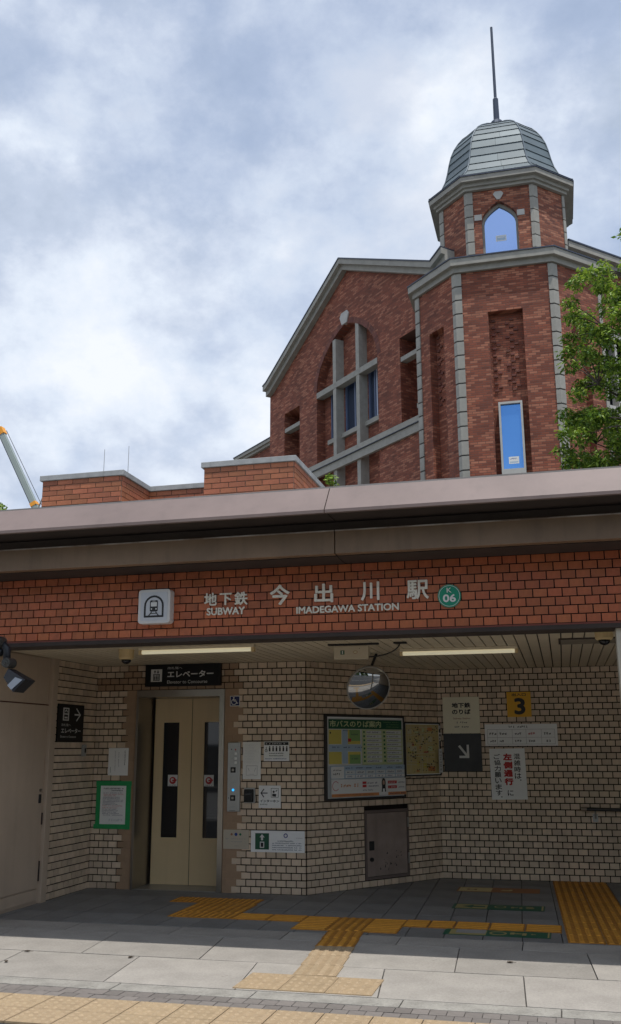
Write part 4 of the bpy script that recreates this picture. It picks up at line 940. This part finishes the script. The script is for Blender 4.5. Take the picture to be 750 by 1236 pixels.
def quoins(P, i, z0, z1, pitch, joint, wa, wb, pr=.04):
    n = len(P); a, b, c = Vector(P[i - 1]), Vector(P[i]), Vector(P[(i + 1) % n])
    d1 = (b - a).normalized(); d2 = (c - b).normalized(); n1 = Vector((d1.y, -d1.x)); n2 = Vector((d2.y, -d2.x)); bs = (n1 + n2).normalized()
    o_ = b + bs * (pr / bs.dot(n1)); pts = [b - d1 * wa + n1 * pr, o_, b + d2 * wb + n2 * pr, b + d2 * wb - n2 * .05, b - d1 * wa - n1 * .05]
    me = None; z = z1
    while z - pitch + joint > z0 - .01:
        Q = [(q.x - b.x, q.y - b.y) for q in pts]
        if me is None: mb = MB().prism(Q, 0, pitch - joint); o = mb.build('quoin_block', m_stone, bd, (b.x - OX, b.y - OY, z - pitch + joint), bevel=0.); me = o.data
        else: inst(me, 'quoin_block', bd, (b.x - OX, b.y - OY, z - pitch + joint))
        z -= pitch
    Q = [(q.x - b.x, q.y - b.y) for q in [b - d1 * (wa - .01) + n1 * .012, b + bs * (.012 / bs.dot(n1)), b + d2 * (wb - .01) + n2 * .012, b + d2 * wb - n2 * .05, b - d1 * wa - n1 * .05]]
    MB().prism(Q, z0, z1).build('quoin_joint', plain('dark_joint', (.06, .06, .06), .9), bd, (b.x - OX, b.y - OY, 0))
for i in range(8): quoins(TW, i, 4.5, 16.10, .463, .045, .13 if i in (0,) else .12, .20, .035)
ring('cornice', TW, .10, 16.12, 16.30, m_stone); ring('cornice', TW, .24, 16.30, 16.53, m_stone); ring('roof_edge', TW, .27, 16.53, 16.57, m_darkmetal); ring('tower_roof', TW, .05, 16.57, 16.62, m_zinc)
# belfry
aw = lambda x0, x1, zb, zs, za: [(x0, zb), (x1, zb), (x1, zs)] + [(x1 + (0 - (x1 - x0) / 2) * (1 - math.cos(R(a))) / 1.0 if 0 else (x0 + x1) / 2 + (x1 - x0) / 2 * (1 - (a / 90.) ** 1.6), zs + (za - zs) * (a / 90.) ** .85) for a in (18, 36, 54, 72)] + [((x0 + x1) / 2, za)] + [((x0 + x1) / 2 - (x1 - x0) / 2 * (1 - (a / 90.) ** 1.6), zs + (za - zs) * (a / 90.) ** .85) for a in (72, 54, 36, 18)] + [(x0, zs)]
for i in range(8):
    L0 = 2.14 if i % 2 == 0 else 1.414
    hole = aw(.46, 1.62, 16.75, 18.42, 19.08) if i in (0, 2, 4, 6) else None
    o, L, rz = niche_wall(BF, i, 16.62, 19.52, hole, .22, m_brickB, 'belfry_wall')
    if hole:
        f = MB(); inner = aw(.53, 1.55, 16.8, 18.38, 18.96); f.tess(hole, [inner], .16); f.reveal(inner, .16, .24); fo = f.build('window_frame', m_stone, o)
        g_ = MB(); g_.tess(inner, [], .22); g_.build('pane', m_glassl, fo)
        if i == 0: p = Print(.218); p.rect(.88, 17.72, 1.22, 17.93, 'lblue'); p.line([(.95, 17.86), (1.15, 17.86)], .03, 'white'); bordered(p, .88, 17.72, 1.22, 17.93, .03, 'white'); p.build(fo, 'sticker')
        MB().box(.23, .47, -.03, .05, 18.44, 18.64).build('spring_stone', m_stonel, o); MB().box(1.61, 1.85, -.03, .05, 18.44, 18.64).build('spring_stone', m_stonel, o)
        MB().prismy([(.99, 19.12), (1.09, 19.12), (1.21, 19.32), (1.14, 19.41), (.94, 19.41), (.87, 19.32)], -.03, .05).build('keystone', m_stonel, o)
for i in range(8): quoins(BF, i, 16.62, 19.50, .46, .035, .10, .20, .03)
ring('eave_moulding', BF, .12, 19.52, 19.62, m_stone); ring('eave_moulding', BF, .20, 19.62, 19.74, m_stone); ring('eave_moulding', BF, .34, 19.74, 19.92, m_stone); ring('roof_edge', BF, .37, 19.92, 19.965, m_darkmetal)
# dome of lapped zinc sheets
prof = [(19.965, 2.40), (20.13, 2.15), (20.40, 1.96), (20.72, 1.83), (21.06, 1.75), (21.40, 1.69), (21.74, 1.61), (22.04, 1.50), (22.32, 1.35), (22.55, 1.19), (22.78, .95), (23.05, .60), (23.30, .18)]
dm = MB(); DC = (OX, 31.0)
def oc(a, z): h = a * .517; return [(-h, -a, z), (h, -a, z), (a, -h, z), (a, h, z), (h, a, z), (-h, a, z), (-a, h, z), (-a, -h, z)]
for (z0, a0), (z1, a1) in zip(prof, prof[1:]):
    A, B = oc(a0 - .03, z0), oc(a1 - .03, z1)
    for k in range(8): dm.add([A[k], A[(k + 1) % 8], B[(k + 1) % 8], B[k]], [(0, 1, 2, 3)])
dome = part(dm, 'dome', m_darkmetal, *DC)
for (z0, a0), (z1, a1) in zip(prof, prof[1:]):
    A, B = oc(a0 + .012, z0 + .012), oc(a1 - .012, z1 + .012); A2, B2 = oc(a0 - .02, z0 + .012), oc(a1 - .03, z1)
    for k in range(8):
        k2 = (k + 1) % 8; sh = lambda p, q, f: tuple(p[j] + (q[j] - p[j]) * f for j in range(3)); e = .008
        cuts = [e, 1 - e] if rnd.random() < .6 or k % 2 else [e, rnd.uniform(.35, .65), 1 - e]
        for f0, f1 in zip(cuts, cuts[1:]):
            f1 -= .004
            q = [sh(A[k], A[k2], f0), sh(A[k], A[k2], f1), sh(B[k], B[k2], f1), sh(B[k], B[k2], f0), sh(A2[k], A2[k2], f0), sh(A2[k], A2[k2], f1), sh(B2[k], B2[k2], f1), sh(B2[k], B2[k2], f0)]
            MB().add(q, [(0, 1, 2, 3), (1, 0, 4, 5), (2, 1, 5, 6), (3, 2, 6, 7), (0, 3, 7, 4)]).build('roof_sheet', m_zinc, dome)
    for k in range(8): pass
rg = MB()
for k in range(8): rg.tube([(Vector(oc(a + .01, z + .01)[k])) for z, a in prof], .022, 6)
rg.build('ridge_roll', mat('ridge_metal', (.16, .19, .215), .4, metal=.4), dome)
sp_ = MB().tube([(0, 0, 23.2), (0, 0, 23.45), (0, 0, 23.55), (0, 0, 24.42), (0, 0, 24.46)], [.28, .22, .11, .10, .07], 12); spo = part(sp_, 'spire', mat('spire_metal', (.05, .065, .095), .4, metal=.5), *DC)
MB().tube([(0, 0, 24.44), (0, 0, 27.5)], [.055, .045], 10).build('rod', MATS['spire_metal'], spo)

# gable wing (local x runs right, outward is -y)
GX, GY, GR = -3.9, 30.6, R(-45)
arch_o = [(-6.87, 8.0), (-2.55, 8.0), (-2.55, 15.55), (-2.62, 16.0), (-2.83, 16.45), (-3.15, 16.83), (-3.6, 17.2), (-4.12, 17.48), (-4.70, 17.68), (-5.28, 17.48), (-5.8, 17.2), (-6.25, 16.83), (-6.58, 16.45), (-6.80, 16.0), (-6.87, 15.55)]
lw = R4(-9.55, -8.25, 12.1, 15.42); rw = R4(-1.16, .14, 12.1, 15.68)
gw = MB(); gw.tess([(-10.85, 0), (1.45, 0), (1.45, 17.1), (-4.55, 20.15), (-10.85, 16.95)], [arch_o, lw, rw], 0)
for h_, d_ in ((arch_o, .38), (lw, .7), (rw, .7)): gw.reveal(h_, 0, d_)
gw.tess(lw, [], .7); gw.tess(rw, [], .7)
win = [R4(-6.42, -5.62, 13.42, 15.6), R4(-5.36, -4.02, 13.42, 15.6), R4(-3.74, -2.95, 13.42, 15.6)]
gw.tess([(x, z) for x, z in arch_o], win, .38)
for h_ in win: gw.reveal(h_, .38, .5)
gw.add([(-10.85, 0, 0), (-10.85, 9, 0), (-10.85, 9, 17), (-10.85, 0, 17)], [(0, 3, 2, 1)])
gwo = part(gw, 'gable_wall', m_brickC, GX, GY, 0, GR)
aw_ = MB(); aw_.box(-5.63, -5.41, .0, .42, 8.0, 17.3).box(-3.99, -3.77, .0, .42, 8.0, 17.42).build('mullion', m_stone, gwo)
MB().box(-6.86, -2.56, -.015, .30, 15.24, 15.47).build('transom', m_stone, gwo)
for h_ in win:
    x0, x1 = h_[0][0], h_[1][0]
    wf = MB().box(x0, x0 + .06, .4, .47, 13.42, 15.6).box(x1 - .06, x1, .4, .47, 13.42, 15.6).box(x0 + .06, x1 - .06, .4, .47, 13.42, 13.5).box((x0 + x1) / 2 - .03, (x0 + x1) / 2 + .03, .4, .47, 13.5, 15.6).build('window_frame', mat('blue_grey_frame', (.12, .16, .26), .4), gwo)
    MB().box(x0 + .05, x1 - .05, .47, .485, 13.45, 15.6).build('pane', mat('tinted_glass', (.035, .05, .09), .05, metal=.25, spec=.9), wf)
    MB().box(x0 + .12, x0 + .24, .50, .51, 13.5, 15.5).box((x0 + x1) / 2 + .02, (x0 + x1) / 2 + .1, .462, .468, 13.5, 15.5).build('curtain', m_curt, wf)
    MB().box(x0 - .05, x1 + .05, .25, .4, 13.22, 13.4).build('sill', m_stone, gwo)
MB().prismy([(-4.87, 17.66), (-4.53, 17.66), (-4.38, 18.0), (-4.5, 18.16), (-4.9, 18.16), (-5.02, 18.0)], -.05, .1).build('keystone', m_stonel, gwo)
vs_ = MB()      # arch ring of header bricks
A_ = arch_o[2:]
for (xa, za), (xb, zb) in zip(A_, A_[1:]):
    d = Vector((xb - xa, zb - za)); L = d.length; d /= L; nn = Vector((d.y, -d.x)); n = max(1, int(L / .085)); pp = L / n
    for q in range(n):
        s0, s1 = Vector((xa, za)) + d * (pp * q + .006), Vector((xa, za)) + d * (pp * (q + 1) - .006)
        if abs((s0.x + s1.x) / 2 + 4.7) < .2: continue
        pts = [s0, s1, s1 + nn * .23, s0 + nn * .23]; vs_.prismy([(v.x, v.y) for v in pts][::-1], -.008, .02)
kind(vs_.build('arch_brick', m_bump, gwo), 'stuff')
for x0, x1 in ((-9.55, -8.25), (-1.16, .14)): MB().box(x0, x1, .02, .3, 14.58 + (.2 if x0 > -5 else 0), 14.75 + (.2 if x0 > -5 else 0)).build('transom', m_stone, gwo); MB().box(x0 + .5, x1, .3, .68, 12.95, 13.12).build('sill', m_stone, gwo); MB().box(x0 + .3, x1 - .2, .66, .69, 13.15, 14.5).build('pane', m_glassd, gwo)
MB().box(-10.85, 1.2, -.16, .02, 12.22, 12.42).box(-10.85, 1.2, -.10, .02, 11.90, 12.215).build('string_course', m_stone, gwo)
MB().box(-10.85, 1.2, -.165, -.1, 12.20, 12.222).build('string_joint', m_darkmetal, gwo)
def rake(pts, prj, dz0, dz1, m, nm):
    b = MB()
    for (x0, z0), (x1, z1) in zip(pts, pts[1:]):
        b.add([(x0, -prj, z0 + dz0), (x1, -prj, z1 + dz0), (x1, -prj, z1 + dz1), (x0, -prj, z0 + dz1), (x0, .35, z0 + dz0), (x1, .35, z1 + dz0), (x1, .35, z1 + dz1), (x0, .35, z0 + dz1)],
              [(0, 1, 2, 3), (3, 2, 6, 7), (1, 0, 4, 5), (0, 3, 7, 4), (2, 1, 5, 6)])
    b.build(nm, m, gwo)
RP = [(-10.86, 17.06), (-10.55, 17.14), (-4.52, 20.31), (1.2, 17.5), (1.8, 17.75)]
rake(RP, .22, -.46, -.24, m_stone, 'rake_moulding'); rake(RP, .38, -.24, -.03, m_stone, 'rake_moulding'); rake(RP, .41, -.03, .02, m_darkmetal, 'roof_edge')
rf = MB(); rf.add([(-11.2, .3, 16.9), (-4.6, .3, 20.28), (1.4, .3, 17.4), (-11.2, 9, 16.9), (-4.6, 9, 20.28), (1.4, 9, 17.4)], [(0, 1, 4, 3), (1, 2, 5, 4), (3, 4, 5)]); rf.build('roof', m_zinc, gwo)
lo = MB().box(-16, -10.86, 1.0, 9, 0, 15.0); loo = lo.build('low_wing', m_brickC, gwo)
# ------- low wing coping and the right wing
part(MB().box(-16, -10.86, .85, 9.1, 15.0, 15.12).box(-16, -10.86, .75, 9.2, 15.12, 15.26), 'low_wing_coping', m_stone, GX, GY, 0, GR)
part(MB().box(-16, -10.86, .72, 9.2, 15.262, 15.3), 'roof_edge', m_darkmetal, GX, GY, 0, GR)
WX, WY, WR = 1.0, 32.0, R(45)
wwin = R4(1.72, 3.1, 12.2, 16.05)
ww = MB(); ww.tess([(.1, 0), (9, 0), (9, 18.4), (.1, 18.4)], [wwin], 0); ww.reveal(wwin, 0, .4); ww.tess(wwin, [], .4)
wwo = part(ww, 'side_wall', m_brickC, WX, WY, 0, WR)
MB().box(1.72, 3.1, .02, .3, 15.83, 16.05).box(1.72, 3.1, .02, .3, 12.98, 13.2).box(1.72, 1.9, .02, .3, 12.2, 12.98).box(2.35, 2.5, .02, .3, 12.2, 12.98).box(1.72, 1.87, .02, .3, 13.2, 15.83).box(2.4, 2.52, .02, .3, 13.2, 15.83).build('window_frame', m_stonel, wwo)
MB().box(1.87, 3.1, .36, .38, 12.2, 15.85).build('pane', m_glassd, wwo)
MB().box(.0, 9, -.22, 0, 18.36, 18.6).box(.0, 9, -.42, .0, 18.6, 18.82).build('eave_moulding', m_stone, wwo); MB().box(-.0, 9, -.45, .3, 18.82, 18.88).build('roof_edge', m_darkmetal, wwo)
rf = MB(); rf.add([(0, 0, 18.86), (9, 0, 18.86), (9, 6, 21.0), (0, 6, 21.0)], [(0, 1, 2, 3)]); rf.build('roof', m_zinc, wwo)

# ------------------------------------------------------------------ crane far left
t = thing('mobile_crane', 'pale green telescopic crane boom with orange ends rising at far left', 'crane', (-33.0, 60, 14.0))
def W3(x, z): return (x + 33.0, 0, z - 14.0)
A_, B_ = Vector(W3(-38.95, 24.35)), Vector(W3(-35.6, 18.2)); D = (B_ - A_).normalized(); Nn = Vector((D.z, 0, -D.x)) * -1
def seg(f0, f1, o0, o1, hy, m, nm): 
    P = [A_ + (B_ - A_) * f0 + Nn * o0, A_ + (B_ - A_) * f1 + Nn * o0, A_ + (B_ - A_) * f1 + Nn * o1, A_ + (B_ - A_) * f0 + Nn * o1]
    MB().prismy([(p.x, p.z) for p in P], -hy, hy).build(nm, m, t)
seg(0, 1.45, -.21, -.15, .2, m_cranet, 'boom_underside'); seg(0, 1.45, -.15, .14, .22, m_crane, 'boom'); seg(.02, 1.45, .14, .22, .16, m_crane, 'boom_top_rail')
seg(-.06, .02, -.26, .28, .26, m_craneo, 'boom_head'); seg(-.05, .0, -.1, .02, .28, m_rubber, 'head_stripe'); seg(.90, .94, -.22, .25, .25, m_craneo, 'boom_collar')
b = MB(); b.tube([A_ + Nn * .42, B_ + Nn * .50], .022, 5); b.build('hoist_cable', m_rubber, t)
MB().tube([B_ + Vector((-.2, 0, -.5)), B_ + Vector((.35, 0, .9)), B_ + Vector((.95, 0, .05))], .07, 6).build('strut', m_steeld, t)
MB().box(1.0, 5.5, -1.5, 1.5, -13.7, -9.0).build('crane_body', m_craneo, t)

# ------------------------------------------------------------------ trees
def leaves(mb, c, r, n, size, rg_, flat=.75):
    for _ in range(n):
        while True:
            v = Vector((rg_.uniform(-1, 1), rg_.uniform(-1, 1), rg_.uniform(-1, 1)))
            if .25 < v.length < 1: break
        p = Vector(c) + Vector((v.x * r, v.y * r, v.z * r * flat))
        a = Vector((rg_.uniform(-1, 1), rg_.uniform(-1, 1), rg_.uniform(-.9, .2))).normalized(); up = Vector((rg_.uniform(-.6, .6), rg_.uniform(-.6, .6), 1)).normalized()
        b = a.cross(up).normalized(); nrm = b.cross(a); L = size * rg_.uniform(.7, 1.3); w_ = L * .24
        q0, q1, q2, q3 = p, p + a * L * .5 + b * w_ - nrm * L * .05, p + a * L - nrm * L * .12, p + a * L * .5 - b * w_ - nrm * L * .05
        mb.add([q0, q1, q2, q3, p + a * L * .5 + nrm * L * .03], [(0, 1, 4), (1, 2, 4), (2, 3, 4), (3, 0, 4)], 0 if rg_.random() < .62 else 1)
def make_tree(label, x, y, clumps, trunk, size, seed, limbs=0):
    rg_ = random.Random(seed); t = thing('broadleaf_tree', label, 'tree', (x, y, 0)); cm = MB(); tm = MB()
    tp = lambda f: Vector((trunk[0] * f * f, trunk[1] * f, trunk[2] * f))
    tm.tube([tp(0), tp(.3), tp(.6), tp(1)], [trunk[3], trunk[3] * .8, trunk[3] * .55, trunk[3] * .15], 10)
    nodes = []
    for k in range(limbs):                  # limbs rise steeply from the trunk; twigs join the nearest limb
        f = .25 + .7 * k / limbs; a = k * 2.4 + rg_.uniform(-.3, .3); L = (1 - f) * 3.4 + 1.0; p0 = tp(f); d = Vector((math.cos(a), math.sin(a) * .7, 1.25)).normalized()
        P = [p0]
        for q in range(1, 6): P.append(P[-1] + (d + Vector((0, 0, -.07 * q))).normalized() * (L / 5) + Vector((rg_.uniform(-.08, .08), rg_.uniform(-.08, .08), 0)))
        tm.tube(P, [.06, .05, .04, .03, .02, .01], 7); nodes += P[1:]
    nodes += [tp(.5 + .05 * q) for q in range(11)]
    for (cx_, cy_, cz_, r_, n) in clumps:
        leaves(cm, (cx_, cy_, cz_), r_, n, size, rg_); c = Vector((cx_, cy_, cz_))
        nd = min((q for q in nodes if q.z < c.z + .15), key=lambda q: (q - c).length, default=tp(.9))
        if (nd - c).length < 2.2: tm.tube([nd, (nd + c) / 2 + Vector((0, 0, .06)), c], [.018, .012, .005], 5)
        for _ in range(3):
            v = Vector((rg_.uniform(-1, 1), rg_.uniform(-1, 1), rg_.uniform(-.3, 1))) * r_ * .8; tm.tube([(cx_, cy_, cz_), (cx_ + v.x, cy_ + v.y, cz_ + v.z)], [.007, .003], 4)
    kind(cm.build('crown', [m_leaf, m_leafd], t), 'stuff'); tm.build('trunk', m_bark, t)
rg2 = random.Random(3); cl = []
# outline measured from the photo at y = 20: the crown reaches in from the right
shape = [(11.6, 1.05), (11.3, .85), (11.0, .70), (10.6, .75), (10.2, .62), (9.8, .55), (9.5, .62), (9.1, .80), (8.8, .70), (8.5, .45), (8.2, .55), (7.9, .40), (7.6, .35), (7.3, .45), (6.9, .5), (6.5, .6), (6.0, .9), (5.5, 1.1)]
for z_, xl in shape:
    r0 = rg2.uniform(.14, .2); cl.append((xl + .06 - 2.6, rg2.uniform(-.3, .3), z_, r0 + .04, 120))
    x_ = xl + .38
    while x_ < 4.8:
        if rg2.random() < (.80 if z_ > 9 else .93): cl.append((x_ - 2.6 + rg2.uniform(-.06, .06), rg2.uniform(-1.1, 1.1), z_ + rg2.uniform(-.2, .2), rg2.uniform(.24, .36), 210))
        x_ += rg2.uniform(.27, .40)
for k in range(26): cl.append((rg2.uniform(-1.0, 2.2), rg2.uniform(-1, 1), rg2.uniform(11.6, 12.3) , rg2.uniform(.2, .34), 60)) if k % 3 else cl.append((rg2.uniform(0, 2.2), rg2.uniform(-1, 1), rg2.uniform(12.2, 13.), .3, 60))
make_tree('bright green leafy tree at the right edge before the tower', 2.6, 20, cl, (.3, 0, 11.5, .19), .115, 5, 22)
make_tree('green tree top peeping over the canopy at the far left', -26.6, 40, [(-.6, 0, 12.9, 1.1, 1000), (.2, 0, 12.7, 1.0, 1000), (.75, 0, 12.4, .7, 600), (-1.8, 0, 12.1, 1.1, 600)], (0, 0, 11.5, .25), .22, 8)
make_tree('small sprig of leaves below the church window above the canopy', -5.1, 22, [(0, 0, 7.95, .16, 60), (.1, 0, 7.7, .2, 60), (-.12, 0, 7.6, .18, 50)], (0, 0, 7.7, .09), .13, 9)

# ------------------------------------------------------------------ the far side of the street (behind the camera, seen in the elevator glass)
MB().box(-60, 60, -19, -16, -.4, 0).build('far_footway', m_kerb, rdo)
t = thing('campus_wall', 'low stone wall along the far side of the street', 'wall', (0, -19.4, 0))
MB().box(-45, 45, -.3, .3, -.2, 1.6).build('wall_body', m_kerb, t); MB().box(-45, 45, -.36, .36, 1.6, 1.72).build('coping', m_cop, t)
for k in range(7):
    rgk = random.Random(40 + k); make_tree('dense dark street tree %s along the far side of the street' % ['first', 'second', 'third', 'fourth', 'fifth', 'sixth', 'seventh'][k], -30 + 8.5 * k, -22.5, [(rgk.uniform(-3, 3), rgk.uniform(-2, 2), rgk.uniform(2.6, 11.5), 1.8, 170) for _ in range(24)], (.2, 0, 9, .25), .7, 50 + k)
